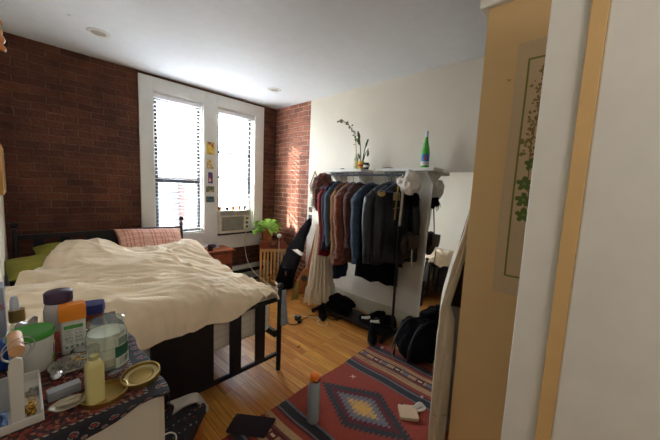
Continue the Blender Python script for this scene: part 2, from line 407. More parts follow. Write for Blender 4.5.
# postcards on the trim between the windows
def card(label, x, z, w, h, base, spots, y=3.65):
    rr = random.Random(hash(label) % 999 if False else int(z*1000))
    sp = [(rr.random(), rr.random(), rr.uniform(.08, .25), rr.choice(spots)) for _ in range(12)]
    def col(u, v):
        if min(u, 1-u) < .05 or min(v, 1-v) < .05: return base
        for a, b_, r_, c in sp:
            if abs(u-a)+abs(v-b_)*1.2 < r_: return c
        return base
    o = painted('postcard', lambda u, v: (x-w/2+w*u, y, z-h/2+h*v), 18, 24, col, M_paint, org=(x, y, z), thick=.002)
    tag(o, label, 'postcard', 'postcards between the two windows')
card('yellow postcard with a red figure, topmost between the windows', 1.672, 1.85, .10, .16, (226, 190, 70), [(200, 80, 60), (120, 90, 110), (236, 210, 110)])
card('white postcard dotted yellow and red, second from the top', 1.668, 1.655, .095, .13, (222, 214, 190), [(214, 170, 50), (180, 80, 60), (90, 130, 100)])
card('narrow dark purple and red postcard, third from the top', 1.672, 1.48, .06, .14, (90, 60, 110), [(190, 70, 60), (230, 200, 190), (50, 40, 90)])
card('landscape postcard in green and brown, fourth from the top', 1.668, 1.335, .105, .075, (96, 110, 84), [(200, 180, 120), (60, 80, 90), (150, 120, 70)])
card('landscape postcard in blue grey, lowest of the five', 1.668, 1.205, .105, .075, (84, 104, 110), [(150, 160, 140), (50, 70, 90), (110, 130, 90)])

# ceiling lights, hook and wires
for x, y, lab in ((.49, 3.045, 'recessed round ceiling light over the bed'), (2.145, 2.975, 'recessed round ceiling light near the right window corner')):
    r = thing('recessed_ceiling_light', lab, 'ceiling light', (x, y, CH), 'recessed ceiling lights')
    MB().lathe([(.05, -.006), (.075, -.006), (.078, -.001), (.05, .0)], (x, y, CH), 32, cap=False).build('trim_ring', M_white, r, smooth=True)
    MB().lathe([(.052, -.004), (.04, -.003), (.0005, -.0025)], (x, y, CH), 32, cap=False).build('lens', mat('unlit_lens', (168, 166, 158), .4), r, smooth=True)
tag(MB().tube([(1.83, 2.99, 2.559), (1.83, 2.99, 2.53), (1.9, 3.2, 2.44), (2.06, 3.62, 2.40)], .0014, 6).build('hanging_string', M_cable_w, org=(1.83, 2.99, 2.559)), 'thin white string from the ceiling to the right window', 'string')
tag(MB().lathe([(.012, -.006), (.012, 0)], (.30, 2.9, CH-.001), 12).build('ceiling_hook', M_sash, org=(.3, 2.9, CH)), 'tiny dull stud on the ceiling left of the recessed light', 'stud')

# ================================================================ OUTSIDE
def siding(name, c1, c2, sp):
    m = bpy.data.materials.new(name); m.use_nodes = True; nt = m.node_tree; bb = nt.nodes['Principled BSDF']; bb.inputs['Roughness'].default_value = .8
    tc = nt.nodes.new('ShaderNodeTexCoord'); w = nt.nodes.new('ShaderNodeTexWave'); w.bands_direction = 'Z'; w.inputs['Scale'].default_value = sp; w.inputs['Distortion'].default_value = .4
    nt.links.new(tc.outputs['Object'], w.inputs['Vector']); r_ = nt.nodes.new('ShaderNodeValToRGB'); r_.color_ramp.elements[0].position = .0; r_.color_ramp.elements[1].position = .25
    r_.color_ramp.elements[0].color = (*lin(c1), 1); r_.color_ramp.elements[1].color = (*lin(c2), 1); nt.links.new(w.outputs['Fac'], r_.inputs['Fac']); nt.links.new(r_.outputs['Color'], bb.inputs['Base Color'])
    return m
tag(MB().box(.5, 2.82, 8, 9, -3, 1.75).build('neighbouring_house', siding('shaded_siding', (40, 42, 52), (78, 80, 86), 2.2), org=(1.7, 8, -3)), 'pale house across the yard seen through the left window', 'building')  # siding colours darkened to stand in for the shade between the buildings
tag(MB().box(2.83, 3.45, 7.6, 8.6, -3, 1.55).build('brick_chimney', brick_mat('shaded_outdoor_brick', (72, 44, 40), (64, 38, 34), (110, 90, 84), axis='xz', mort=.02), org=(3.1, 7.6, -3)), 'red brick chimney wall seen through the lower left window', 'chimney')  # street shade is put into the darkened brick and mortar colours

# ================================================================ BED
bed = thing('metal_bed', 'black metal bed with wide flat slats against the brick wall', 'bed', (.615, 2.6, 0))
for x in (-.045, 1.275):
    p = MB().lathe([(.019, 0), (.019, .93), (.013, .94), (.013, .955)], (x, 3.55, 0), 16).build('headboard_post', M_iron, bed, smooth=True, auto=40)
    MB().blob((x, 3.55, .985), .028, 0, n=20).build('finial', M_iron, p, smooth=True)
for x in (-.045, 1.295):
    p = MB().lathe([(.018, 0), (.018, .63), (.013, .64), (.013, .65)], (x, 1.67, 0), 16).build('footboard_post', M_iron, bed, smooth=True, auto=40)
    MB().blob((x, 1.67, .665), .024, 0, n=20).build('finial', M_iron, p, smooth=True)
MB().box(-.045, 1.275, 3.54, 3.56, .862, .90).build('headboard_rail', M_iron, bed)
MB().box(-.045, 1.275, 3.54, 3.56, .33, .36).build('headboard_rail', M_iron, bed)
MB().box(-.045, 1.295, 1.66, 1.68, .555, .58).build('footboard_rail', M_iron, bed)
MB().box(-.045, 1.295, 1.66, 1.68, .125, .15).build('footboard_rail', M_iron, bed)
for x0, x1 in ((.06, .127), (.231, .298), (.414, .80), (.90, .97), (1.07, 1.137)): MB().box(x0, x1, 3.543, 3.557, .35, .87).build('headboard_slat', M_iron, bed)
for x0, x1 in ((.067, .142), (.257, .336), (.436, .782), (.894, .973), (1.088, 1.163)): MB().box(x0, x1, 1.663, 1.677, .14, .57).build('footboard_slat', M_iron, bed)
for x in (-.045, 1.27): MB().box(x-.012, x+.012, 1.68, 3.54, .27, .32).build('side_rail', M_iron, bed)
# mattress
def mattress_fn(top):
    pass
def quilt_mat():
    m = mat('quilted_mattress_white', (214, 206, 190), .85, noise_amt=.04)
    nt = m.node_tree; bb = nt.nodes['Principled BSDF']; tc = nt.nodes.new('ShaderNodeTexCoord')
    br = nt.nodes.new('ShaderNodeTexBrick'); sp = nt.nodes.new('ShaderNodeSeparateXYZ'); cb = nt.nodes.new('ShaderNodeCombineXYZ'); ad = nt.nodes.new('ShaderNodeMath'); ad.operation = 'ADD'
    nt.links.new(tc.outputs['Object'], sp.inputs[0]); nt.links.new(sp.outputs['X'], ad.inputs[0]); nt.links.new(sp.outputs['Y'], ad.inputs[1]); nt.links.new(ad.outputs[0], cb.inputs['X']); nt.links.new(sp.outputs['Z'], cb.inputs['Y'])
    nt.links.new(cb.outputs[0], br.inputs['Vector']); br.inputs['Scale'].default_value = 1; br.inputs['Brick Width'].default_value = .09; br.inputs['Row Height'].default_value = .045; br.inputs['Mortar Size'].default_value = .0022; br.inputs['Mortar Smooth'].default_value = 1
    br.offset = 0
    src = bb.inputs['Base Color'].links[0].from_socket; mx = nt.nodes.new('ShaderNodeMix'); mx.data_type = 'RGBA'; mx.inputs['B'].default_value = (.22, .2, .17, 1)
    mf = nt.nodes.new('ShaderNodeMath'); mf.operation = 'MULTIPLY'; mf.inputs[1].default_value = .7; nt.links.new(br.outputs['Fac'], mf.inputs[0]); nt.links.new(mf.outputs[0], mx.inputs['Factor'])
    nt.links.new(src, mx.inputs['A']); nt.links.new(mx.outputs['Result'], bb.inputs['Base Color'])
    return m
tag(MB().box(-.02, 1.235, 1.70, 3.51, .325, .585).build('mattress', quilt_mat(), bevel=.03, org=(.61, 2.6, .325)), 'white quilted mattress inside the black metal bed', 'mattress')

# duvet
def ease(t): t = max(0, min(1, t)); return t*t*(3-2*t)
def duvet(u, v):
    # u across (left to right), v from foot edge (0) to head edge (1)
    xr = 1.205; yf = 1.705; r_ = .055
    s = -.085+u*(1.205+.085+.27)       # arc coordinate across
    hx = s-xr
    yh = 3.30-.05*math.sin(s*9) if s > .25 else 3.30-(.25-s)*2.6
    t = -.25+v*(yh-yf+.25)             # arc along from the drop at the foot
    hy = -t
    def roll(d, r=r_):
        if d <= 0: return d, 0
        if d < r*PI/2: return r*math.sin(d/r), r*(1-math.cos(d/r))
        return r, r+d-r*PI/2
    side = .12+.03*math.sin(t*5)
    dx = hx*(side/.27) if hx > 0 else hx
    ox, zx = roll(dx); hang = (.80+.06*math.sin(s*4+1))*(1-.72*ease((s-.80)/.42))
    dy = hy*hang if hy > 0 else hy
    oy, zy = roll(dy)
    x = xr+ox; y = yf-oy
    z = .70-max(zx, zy)-.25*min(zx, zy)
    # bulk of pillows and bunching under it
    top = 1 if (zx < .03 and zy < .03) else max(0, 1-max(zx, zy)/.12)
    bump = .12*math.exp(-((x-.32)/.27)**4-((y-3.12)/.28)**2)+.07*math.exp(-((x-1.13)/.13)**2-((y-3.0)/.20)**2)
    bump += .055*math.exp(-((x-.45)/.45)**2-((y-2.35)/.6)**2)
    a = math.atan2(y-.9, x-2.2); d = math.hypot(x-2.2, y-.9)
    wv = noise.noise(Vector((x*1.3, y*1.3, 3)))*.5
    n1 = noise.noise(Vector((a*9+wv*2, d*1.1, 0))); n2 = noise.noise(Vector((a*24+wv*5, d*2.2, 4))); n3 = noise.noise(Vector((x*6, y*6, 8)))
    n4 = noise.noise(Vector((x*3+y*9+wv*3, x*1.5, 11)))
    rid = (1-2.2*abs(n1))*.030+(1-2.4*abs(n2))*.016+n3*.006+(1-2.5*abs(n4))*.012
    n5 = noise.noise(Vector((s*7, 1, 2)))
    cr = sum(max(0, 1-abs(noise.noise(Vector((a*f_+wv*4, d*1.3, 20+f_))))*6)**1.5*h_ for f_, h_ in ((7, .014), (13, .011), (22, .007)))
    cr += sum(max(0, 1-abs(noise.noise(Vector((y*f_+x*f_*.25+wv*3, x*1.4, 40+f_))))*6)**1.5*h_ for f_, h_ in ((3.5, .014), (8, .008)))
    rid += cr*(.5+.5*ease((1.15-x)/.3))
    rid += .010*noise.noise(Vector((y*7+wv*4, x*1.6, 50)))
    z -= .085*ease((x-.7)/.5)*ease((3.0-y)/.6)
    if top > 0:
        z += bump+rid*top+.004
    low = 1-top
    if zy > .02: y -= low*(.018+.014*n5+.012*noise.noise(Vector((s*19, zy*6, 5)))); z += low*rid*.35
    if zx > .02: x += low*(.018+.014*noise.noise(Vector((y*8, zx*4, 1))))
    # tuck the head edge down
    if v > .965: z -= (v-.965)/.035*.05
    if x < -.08: x = -.08
    return (x, y, max(z, .44))
o = MB().grid(duvet, 190, 230).build('duvet', M_duvet, smooth=True, solid=.012, org=(.6, 2.4, .7))
tag(o, 'rumpled beige duvet spread over the whole bed', 'duvet')

def pillow(name, label, c, size, rot, m, n=30, cols=None, group=None):
    mb = MB(); Rm = Matrix.Rotation(rot[2], 3, 'Z') @ Matrix.Rotation(rot[0], 3, 'X') @ Matrix.Rotation(rot[1], 3, 'Y')
    def mk(sg):
        def fn(u, v):
            a = u*2-1; b_ = v*2-1
            pinch = 1-.10*(1-abs(b_)**2)*abs(a)**6*0
            th = ((1-abs(a)**2.6)*(1-abs(b_)**2.6))**.5
            k = 1-.07*(1-b_*b_)*a*a; k2 = 1-.07*(1-a*a)*b_*b_
            p = Vector((a*size[0]/2*k, b_*size[1]/2*k2, sg*th*size[2]/2+.012*noise.noise(Vector((a*3+c[0]*5, b_*3, sg)))*th))
            return tuple(Rm @ p+Vector(c))
        return fn
    if cols:
        nu = n
        top = painted(name, mk(1), n*2, n*2, cols, painted_mat('checked_cotton', .85, .2, 300), thick=.004, smooth=True, org=c)
        mb.grid(mk(-1), n, n); bt = mb.build('pillow_back', m, top, smooth=True)
        return tag(top, label, 'pillow', group)
    mb.grid(mk(1), n, n); mb.grid(mk(-1), n, n)
    o = mb.build(name, m, smooth=True, org=c)
    return tag(o, label, 'pillow', group)
M_olive = mat('olive_cotton', (146, 140, 52), .9, noise_amt=.1, bump=.15, bscale=200)
pillow('pillow', 'large olive green pillow at the left wall, nearest the dresser', (.16, 3.00, .725), (.56, .44, .15), (R(4), R(2), R(10)), M_olive, group='olive pillows')
pillow('pillow', 'second olive pillow, only its hump showing behind the beige duvet', (.27, 3.33, .755), (.44, .30, .14), (R(16), 0, 0), M_olive, group='olive pillows')
def gingham(u, v):
    a = (u*22) % 1 < .25; b_ = (v*18) % 1 < .25
    return (176, 96, 84) if a and b_ else ((206, 140, 124) if (a or b_) else (226, 182, 162))
pillow('pillow', 'pink checked pillow leaning on the headboard at the window side', (.93, 3.38, .765), (.64, .33, .17), (R(52), R(6), R(0)), mat('pink_cotton', (226, 182, 162), .9), cols=gingham)
M_greycloth = mat('grey_blue_cloth', (150, 156, 162), .9, bump=.2)
def drop_cloth(name, label, cat, top, bot, wt, wb, m, n=18, nv=16, amp=.012, org=None):
    T = Vector(top); B = Vector(bot); W1 = Vector(wt); W2 = Vector(wb)
    def fn(u, v):
        c = T.lerp(B, v); w = W1.lerp(W2, v); nn = w.cross(B-T).normalized()
        return tuple(c+w*(u-.5)+nn*(amp*math.sin(u*14+v*2)*(.3+v)))
    return tag(MB().grid(fn, n, nv).build(name, m, smooth=True, solid=.006, org=top), label, cat)
drop_cloth('pillowcase', 'beige duvet corner cloth hanging outside the bed foot post', 'cloth', (1.325, 1.76, .66), (1.42, 1.80, .42), (.03, .05, 0), (.10, .12, -.03), M_duvet)
drop_cloth('grey_cloth', 'grey cloth knotted around the bed foot post', 'cloth', (1.305, 1.635, .64), (1.335, 1.65, .36), (.03, .0, 0), (.07, .02, 0), M_greycloth)

# ================================================================ NIGHT TABLE BY THE WINDOW
r = thing('night_table', 'reddish wooden night table between the bed and the right window', 'table', (1.6, 3.45, 0))
MB().box(1.36, 1.815, 3.27, 3.60, .578, .60).build('table_top', M_redwood, r, bevel=.004)
MB().box(1.38, 1.79, 3.30, 3.58, .42, .578).build('drawer_box', M_redwood, r, bevel=.003)
d_ = MB().box(1.41, 1.76, 3.285, 3.30, .44, .56).build('drawer', M_redwood, r, bevel=.003)
MB().blob((1.585, 3.278, .50), .012, 0, n=12).build('knob', M_gold, d_, smooth=True)
for x in (1.395, 1.775):
    for y in (3.315, 3.565): MB().box(x-.016, x+.016, y-.016, y+.016, 0, .42).build('leg', M_redwood, r, bevel=.003)
zt = .6005
r = thing('amber_jar', 'small amber glass jar with a white lid on the night table', 'jar', (1.432, 3.33, zt)); 
MB().lathe([(.024, 0), (.026, .01), (.026, .048), (.02, .054)], (1.432, 3.33, zt), 20).build('jar_body', mat('amber_glass', (150, 88, 22), .15, coat=.5), r, smooth=True, auto=50)
MB().lathe([(.024, .054), (.024, .07)], (1.432, 3.33, zt), 20).build('lid', M_white, r)
r = thing('dark_candle_jar', 'dark candle jar standing right of the amber jar', 'jar', (1.53, 3.345, zt))
MB().lathe([(.03, 0), (.03, .06), (.026, .062)], (1.53, 3.345, zt), 20).build('jar_body', mat('dark_brown_glass', (52, 32, 28), .2, coat=.5), r, smooth=True, auto=50)
MB().lathe([(.0305, .062), (.0305, .076)], (1.53, 3.345, zt), 20).build('lid', M_dark, r)
r = thing('pouch', 'blue rounded pouch with a red dot behind the dark jar', 'pouch', (1.6, 3.46, zt))
MB().blob((1.60, 3.46, zt+.03), (.06, .03, .028), .05, n=20, seed=2).build('pouch_body', mat('blue_fabric', (60, 86, 130), .7), r, smooth=True)
MB().lathe([(.008, 0), (.008, .004)], (1.595, 3.431, zt+.038), 12, (0, -1, 0)).build('red_dot', mat('red_plastic', (190, 50, 40), .5), r)
r = thing('terracotta_pot', 'empty terracotta pot at the back left of the night table', 'pot', (1.41, 3.5, zt))
MB().lathe([(.035, 0), (.047, .085), (.052, .085), (.052, .105), (.044, .105), (.038, .02)], (1.41, 3.5, zt), 24).build('pot_body', M_terra, r, smooth=True, auto=45)
r = thing('headphones', 'grey and white headphones lying beside the terracotta pot', 'headphones', (1.50, 3.45, zt))
MB().tube([(1.455, 3.43, zt+.02), (1.47, 3.46, zt+.065), (1.505, 3.47, zt+.075), (1.535, 3.45, zt+.055), (1.545, 3.42, zt+.02)], .005).build('headband', M_cable_w, r, smooth=True)
for x, y in ((1.458, 3.425), (1.545, 3.415)): MB().lathe([(.018, 0), (.02, .01), (.014, .018)], (x, y, zt+.024), 16, (.2, -1, 0)).build('ear_cup', M_chrome, r, smooth=True, auto=40)
tag(MB().tube([(1.47, 3.30, .598), (1.5, 3.262, .53), (1.55, 3.25, .47), (1.52, 3.255, .44), (1.46, 3.25, .47), (1.45, 3.26, .40)], .002, 6).build('tangled_wire', mat('thin_grey_wire', (150, 140, 130), .5), org=(1.5, 3.26, .5)), 'thin tangled wire hanging in front of the night table', 'wire')
tag(MB().blob((1.665, 3.44, zt+.012), (.022, .016, .012), .1, n=14).build('cap', M_white, smooth=True, org=(1.665, 3.44, zt)), 'tiny white cap right of the blue pouch', 'cap')

# ================================================================ CRATE TABLE
CXc, CYc = 2.462, 3.362; TURN = R(-36)
r = thing('slatted_crate_stand', 'pale wooden slatted crate stand in the brick corner', 'crate', (CXc, CYc, 0))
zc = .535
for i in range(8):
    x = CXc-.165+i*.047
    MB().box(x-.014, x+.014, CYc-.125, CYc-.115, .02, zc-.01).build('slat', M_wood, r, bevel=.002)
for sx in (-1, 1):
    for i in range(5):
        y = CYc-.095+i*.046
        MB().box(CXc+sx*.178-.005, CXc+sx*.178+.005, y-.014, y+.014, .02, zc-.01).build('slat', M_wood, r, bevel=.002)
for z in (.03, zc-.045): MB().box(CXc-.172, CXc+.172, CYc-.115, CYc-.10, z, z+.03).box(CXc-.172, CXc+.172, CYc+.11, CYc+.125, z, z+.03).box(CXc-.172, CXc-.158, CYc-.10, CYc+.11, z, z+.03).box(CXc+.158, CXc+.172, CYc-.10, CYc+.11, z, z+.03).build('frame', M_wood, r)
MB().box(CXc-.183, CXc+.183, CYc-.127, CYc+.127, zc-.01, zc).build('crate_top', M_wood, r)
MB().box(CXc-.15, CXc+.15, CYc-.10, CYc+.10, .0, .02).build('crate_base', M_wood, r)
r.rotation_euler.z = TURN
r = thing('wooden_case', 'reddish wooden case with metal corners on the slatted crate', 'case', (CXc, CYc, zc+.001))
MB().box(CXc-.19, CXc+.19, CYc-.135, CYc+.135, zc+.001, .645).build('case_body', M_redwood, r, bevel=.004)
for x in (CXc-.181, CXc+.181):
    MB().box(x-.012, x+.012, CYc-.141, CYc-.12, .625, .647).build('corner_cap', M_chrome, r, bevel=.002)
MB().tube([(CXc-.05, CYc-.138, .60), (CXc-.04, CYc-.15, .575), (CXc+.03, CYc-.15, .575), (CXc+.04, CYc-.138, .60)], .006).build('handle', M_dark, r, smooth=True)
MB().box(CXc-.02, CXc+.01, CYc-.139, CYc-.134, .60, .625).build('latch', M_chrome, r)
r.rotation_euler.z = TURN
r = thing('pothos_plant', 'bushy bright green potted plant on the wooden case', 'potted plant', (2.385, 3.40, .646))
pc = (2.385, 3.40, .646)
MB().lathe([(.062, 0), (.078, .15), (.082, .15), (.082, .165), (.07, .165), (.06, .12)], pc, 28).build('pot', mat('tan_clay', (176, 110, 66), .8), r, smooth=True, auto=45)
mb = MB(); rn = random.Random(5)
for i in range(170):
    a = rn.random()*2*PI; e = rn.uniform(-.15, 1.2); rad = rn.uniform(.06, .17)
    p = Vector((pc[0]+math.cos(a)*rad*math.cos(e)*1.15, pc[1]+math.sin(a)*rad*math.cos(e)*.85, pc[2]+.165+max(-.04, math.sin(e)*rad*.85)))
    leaf(mb, p, (math.cos(a), math.sin(a), rn.uniform(-.5, .6)), rn.uniform(.055, .09), rn, .95, .35)
for i in range(9):
    p = Vector((pc[0]-.15-rn.random()*.07, pc[1]-.02+rn.uniform(-.04, .04), pc[2]+.12+rn.uniform(-.04, .05))); leaf(mb, p, (-1, rn.uniform(-.5, .5), -.2), .06, rn, .75)
mb.build('foliage', M_leaf, r, smooth=True)
r = thing('small_clay_pot', 'small brown clay pot right of the bushy green plant', 'pot', (2.53, 3.295, .646))
MB().lathe([(.042, 0), (.05, .08), (.054, .08), (.054, .095), (.046, .095), (.04, .03)], (2.53, 3.295, .646), 24).build('pot_body', mat('brown_clay', (140, 78, 50), .8), r, smooth=True, auto=45)
r = thing('globe_lamp', 'small white globe on a thin stem before the crate', 'lamp', (2.365, 3.10, 0))
MB().lathe([(.05, 0), (.05, .012), (.008, .018)], (2.365, 3.10, 0), 24).build('base', M_cable_w, r, smooth=True, auto=40)
MB().cyl((2.365, 3.10, .015), (2.365, 3.10, .72), .004, n=8).build('stem', M_cable_w, r, smooth=True)
MB().blob((2.365, 3.10, .745), .033, 0, n=24).build('globe', mat('white_glass_globe', (226, 226, 222), .25), r, smooth=True)
tag(MB().tube([(2.33, 3.65, 1.5), (2.20, 3.64, .9), (2.13, 3.60, .55), (2.12, 3.45, .28), (2.2, 3.2, .12), (2.26, 3.05, .06), (2.38, 3.02, .008), (2.45, 3.12, .008)], .0045, 8).build('hanging_cable', M_cable_w, smooth=True, org=(2.2, 3.5, 0)), 'white cable drooping from the right window to the crate', 'cable')
tag(MB().blob((2.40, 3.05, .02), (.035, .022, .018), .1, n=14, flat=.001).build('cable_plug', M_cable_w, smooth=True, org=(2.4, 3.05, 0)), 'white plug on the floor before the slatted crate', 'plug')

# ================================================================ WALL SHELVES AND WHAT STANDS ON THEM
ZS = 1.632
for y0, y1, lab in ((1.86, 2.42, 'white wall shelf above the left half of the clothes rack'), (1.07, 1.68, 'white wall shelf above the right end of the clothes rack')):
    r = thing('wall_shelf', lab, 'shelf', (2.58, (y0+y1)/2, ZS-.03), 'white wall shelves over the clothes rack')
    MB().box(2.47, 2.69, y0, y1, ZS-.03, ZS).build('board', M_white, r, bevel=.004)
    for y in (y0+.08, y1-.08): MB().prism([(2.689, y-.01, ZS-.031), (2.50, y-.01, ZS-.031), (2.50, y-.01, ZS-.045), (2.66, y-.01, ZS-.15), (2.689, y-.01, ZS-.16)], (0, .02, 0)).build('bracket', M_white, r, bevel=.002)
# dried branch in a bottle
def at_px_dummy(): pass
vx, vy = 2.56, 2.005
r = thing('branch_vase', 'clear bottle vase with a dried leafy branch on the left shelf', 'vase', (vx, vy, ZS))
MB().lathe([(.024, 0), (.026, .005), (.026, .11), (.012, .14), (.011, .165), (.014, .168)], (vx, vy, ZS+.0005), 20).build('bottle', mat('pale_green_glass', (196, 204, 170), .12, coat=.4), r, smooth=True, auto=50)
MB().lathe([(.0265, .035), (.0265, .095)], (vx, vy, ZS+.0005), 20, cap=False).build('paper_label', mat('cream_label', (214, 204, 160), .7), r, smooth=True)
st = [(vx, vy, ZS+.12), (vx, vy+.01, ZS+.26), (vx+.01, vy+.04, ZS+.38), (vx, vy+.09, ZS+.47), (vx-.01, vy+.18, ZS+.53), (vx-.02, vy+.27, ZS+.565)]
MB().tube(st, [.003, .003, .0025, .0025, .002, .0015], 6).build('stem', mat('dry_stem', (110, 96, 60), .7), r, smooth=True)
mb = MB(); rn = random.Random(12)
for i in range(46):
    t = rn.random(); k = t*(len(st)-2)+1; j = min(int(k), len(st)-2); p = Vector(st[j]).lerp(Vector(st[j+1]), k-j)
    d = Vector((rn.uniform(-1, 1), rn.uniform(-1, 1), rn.uniform(-.7, .7))).normalized()
    leaf(mb, p+d*.008, d, rn.uniform(.022, .04), rn, .85, .1)
mb.build('dry_leaves', mat('dry_eucalyptus', (104, 104, 66), .8, noise_amt=.3), r, smooth=True)
# second plant in a yellow red can
px_, py_ = 2.55, 1.925
r = thing('potted_stem_plant', 'upright green stem plant in a yellow and red striped pot', 'potted plant', (px_, py_, ZS))
def canc(u, v): return (198, 60, 44) if .32 < v < .62 else ((220, 180, 60) if v < .9 else (230, 214, 130))
painted('pot', lambda u, v: (px_+.034*math.cos(2*PI*u), py_+.034*math.sin(2*PI*u), ZS+.001+.085*v), 28, 12, canc, M_paint, r, smooth=True)
MB().lathe([(.033, .001), (.033, .075)], (px_, py_, ZS), 24).build('soil', M_dark, r)
mb = MB()
rods = [((0, .005), (.0, .04, .30)), ((.005, -.01), (0, -.055, .25)), ((-.005, 0), (0, .025, .20)), ((0, -.01), (0, -.075, .15))]
for (a, c_), (dx, dy, h) in rods:
    mb.tube([(px_+a, py_+c_, ZS+.07), (px_+a+dx*.4, py_+c_+dy*.4, ZS+.07+h*.55), (px_+a+dx, py_+c_+dy, ZS+.07+h)], [.006, .005, .003], 8)
mb.build('stem', M_leafd, r, smooth=True)
mb = MB(); rn = random.Random(4)
for (dy, h, L) in ((.045, .36, .10), (.04, .30, .09), (-.055, .27, .10), (-.075, .17, .08), (.03, .15, .07), (-.03, .13, .09)):
    leaf(mb, (px_, py_+dy, ZS+h-.04), (rn.uniform(-.3, .3), dy*3, 1), L, rn, .33, 0)
mb.build('leaves', M_leafd, r, smooth=True)
r = thing('black_mug', 'black and white mug right of the striped pot', 'mug', (2.56, 1.862, ZS))
MB().lathe([(.028, .0005), (.03, .005), (.03, .07), (.026, .07), (.025, .01)], (2.56, 1.866, ZS), 22).build('cup', M_dark, r, smooth=True, auto=45)
MB().lathe([(.0305, .02), (.0305, .045)], (2.56, 1.866, ZS), 22, cap=False).build('white_band', M_white, r, smooth=True)
MB().tube([(2.556, 1.837, ZS+.06), (2.55, 1.815, ZS+.05), (2.55, 1.815, ZS+.03), (2.556, 1.837, ZS+.02)], .004).build('handle', M_dark, r, smooth=True)
tag(MB().blob((2.56, 2.20, ZS+.008), (.022, .03, .008), .25, n=14, flat=ZS+.001).build('pebble', mat('moss_stone', (92, 92, 56), .9), smooth=True, org=(2.56, 2.2, ZS)), 'small mossy pebble at the left on the wall shelf', 'stone')
tag(MB().tube([(2.5, 1.62, ZS+.004), (2.52, 1.57, ZS+.012), (2.54, 1.52, ZS+.005)], .004, 8).build('twig', mat('brown_twig', (80, 56, 40), .8), smooth=True, org=(2.52, 1.57, ZS)), 'short brown twig lying on the right wall shelf', 'twig')
gx, gy = 2.56, 1.20
r = thing('green_bottle', 'tall green glass bottle standing alone on the right shelf', 'bottle', (gx, gy, ZS))
MB().lathe([(.034, .0005), (.037, .006), (.037, .14), (.030, .19), (.016, .25), (.0135, .30)], (gx, gy, ZS), 28).build('glass', mat('green_glass', (70, 176, 62), .12, trans=.1, coat=.5), r, smooth=True, auto=60)
MB().lathe([(.0145, .265), (.0145, .335)], (gx, gy, ZS), 20).build('foil_cap', mat('pale_foil', (176, 180, 190), .35, metal=.5), r, smooth=True, auto=40)
def labc(u, v):
    if v < .36: return (206, 210, 206)
    if (u-.5)**2*5.0+(v-.68)**2*1.3 < .065: return (214, 72, 48)
    return (44, 120, 190)
painted('paper_label', lambda u, v: (gx+.0378*math.cos(R(205+130*(u-.5))), gy+.0378*math.sin(R(205+130*(u-.5))), ZS+.022+.105*v), 30, 30, labc, M_paint, r, smooth=True, thick=.0006)

# wall ornament and little photos on the cream wall
r = thing('wall_hanging', 'gold diamond shaped wall hanging with a grey triangle', 'wall hanging', (2.685, 2.78, 1.45))
dm = [(2.683, 2.78, 1.63), (2.683, 2.685, 1.44), (2.683, 2.78, 1.265), (2.683, 2.875, 1.44)]
for i in range(4): MB().cyl(dm[i], dm[(i+1) % 4], .006, n=8).build('bar', M_gold, r, smooth=True)
MB().prism([(2.68, 2.83, 1.40), (2.68, 2.78, 1.40), (2.68, 2.735, 1.43), (2.68, 2.78, 1.53)], (.004, 0, 0)).build('triangle_charm', mat('grey_felt', (128, 126, 124), .9), r)
for z, lab in ((1.115, 'small photo strip under the diamond hanging, upper one'), (1.01, 'small photo strip under the diamond hanging, lower one')):
    def pc_(u, v, z=z): return (232, 228, 214) if min(u, 1-u, v, 1-v) < .12 else ((70, 72, 78) if (u > .5) != (v > .5) else ((150, 110, 84) if z > 1.1 else (90, 86, 80)))
    o = painted('photo_print', lambda u, v: (2.687, 2.89-.09*u, z-.042+.084*v), 10, 10, pc_, M_paint, org=(2.687, 2.845, z), thick=.002); tag(o, lab, 'photo', 'photos on the cream wall')

# ================================================================ CLOTHES RACK
RX = 2.40; RZ = 1.562
rack = thing('clothes_rack', 'black metal clothes rack standing along the cream wall', 'clothes rack', (RX, 1.76, 0))
MB().cyl((RX, 1.24, RZ), (RX, 2.30, RZ), .011).build('hanging_rail', mat('grey_rail', (90, 92, 98), .35, metal=.6), rack, smooth=True, auto=40)
for y in (1.33, 2.24):
    MB().cyl((RX, y, .03), (RX, y, RZ), .0125).build('upright', M_iron, rack, smooth=True, auto=40)
    MB().box(RX-.20, RX+.20, y-.018, y+.018, .012, .04).build('foot_bar', M_iron, rack, bevel=.006)
    for x in (RX-.18, RX+.18): MB().lathe([(.018, 0), (.02, .006), (.02, .012)], (x, y, 0), 14).build('caster', M_iron, rack)
MB().box(RX-.13, RX+.13, 1.35, 2.22, .045, .06).build('bottom_shelf', M_iron, rack)

M_hang = mat('blue_grey_hanger', (96, 112, 140), .45)
def hanger(y, w=.19, m=None, lab=None, grp='blue grey hangers on the rack rail'):
    r = thing('clothes_hanger', lab or 'blue grey hanger hooked on the rack rail', 'hanger', (RX, y, RZ), grp)
    m = m or M_hang
    MB().tube([(RX+.018, y, RZ-.012), (RX+.022, y, RZ+.008), (RX, y, RZ+.0205), (RX-.02, y, RZ+.004), (RX-.014, y, RZ-.022), (RX, y, RZ-.036), (RX, y, RZ-.07)], .0026, 8).build('hook', M_chrome if m is not M_hang else M_hang, r, smooth=True)
    MB().tube([(RX-w, y, RZ-.15), (RX-w*.5, y, RZ-.11), (RX, y, RZ-.068), (RX+w*.5, y, RZ-.11), (RX+w, y, RZ-.15), (RX+w*.9, y, RZ-.162), (RX, y, RZ-.162), (RX-w*.9, y, RZ-.162), (RX-w, y, RZ-.15)], .006, 8).build('shoulder_bar', m, r, smooth=True)
    return r

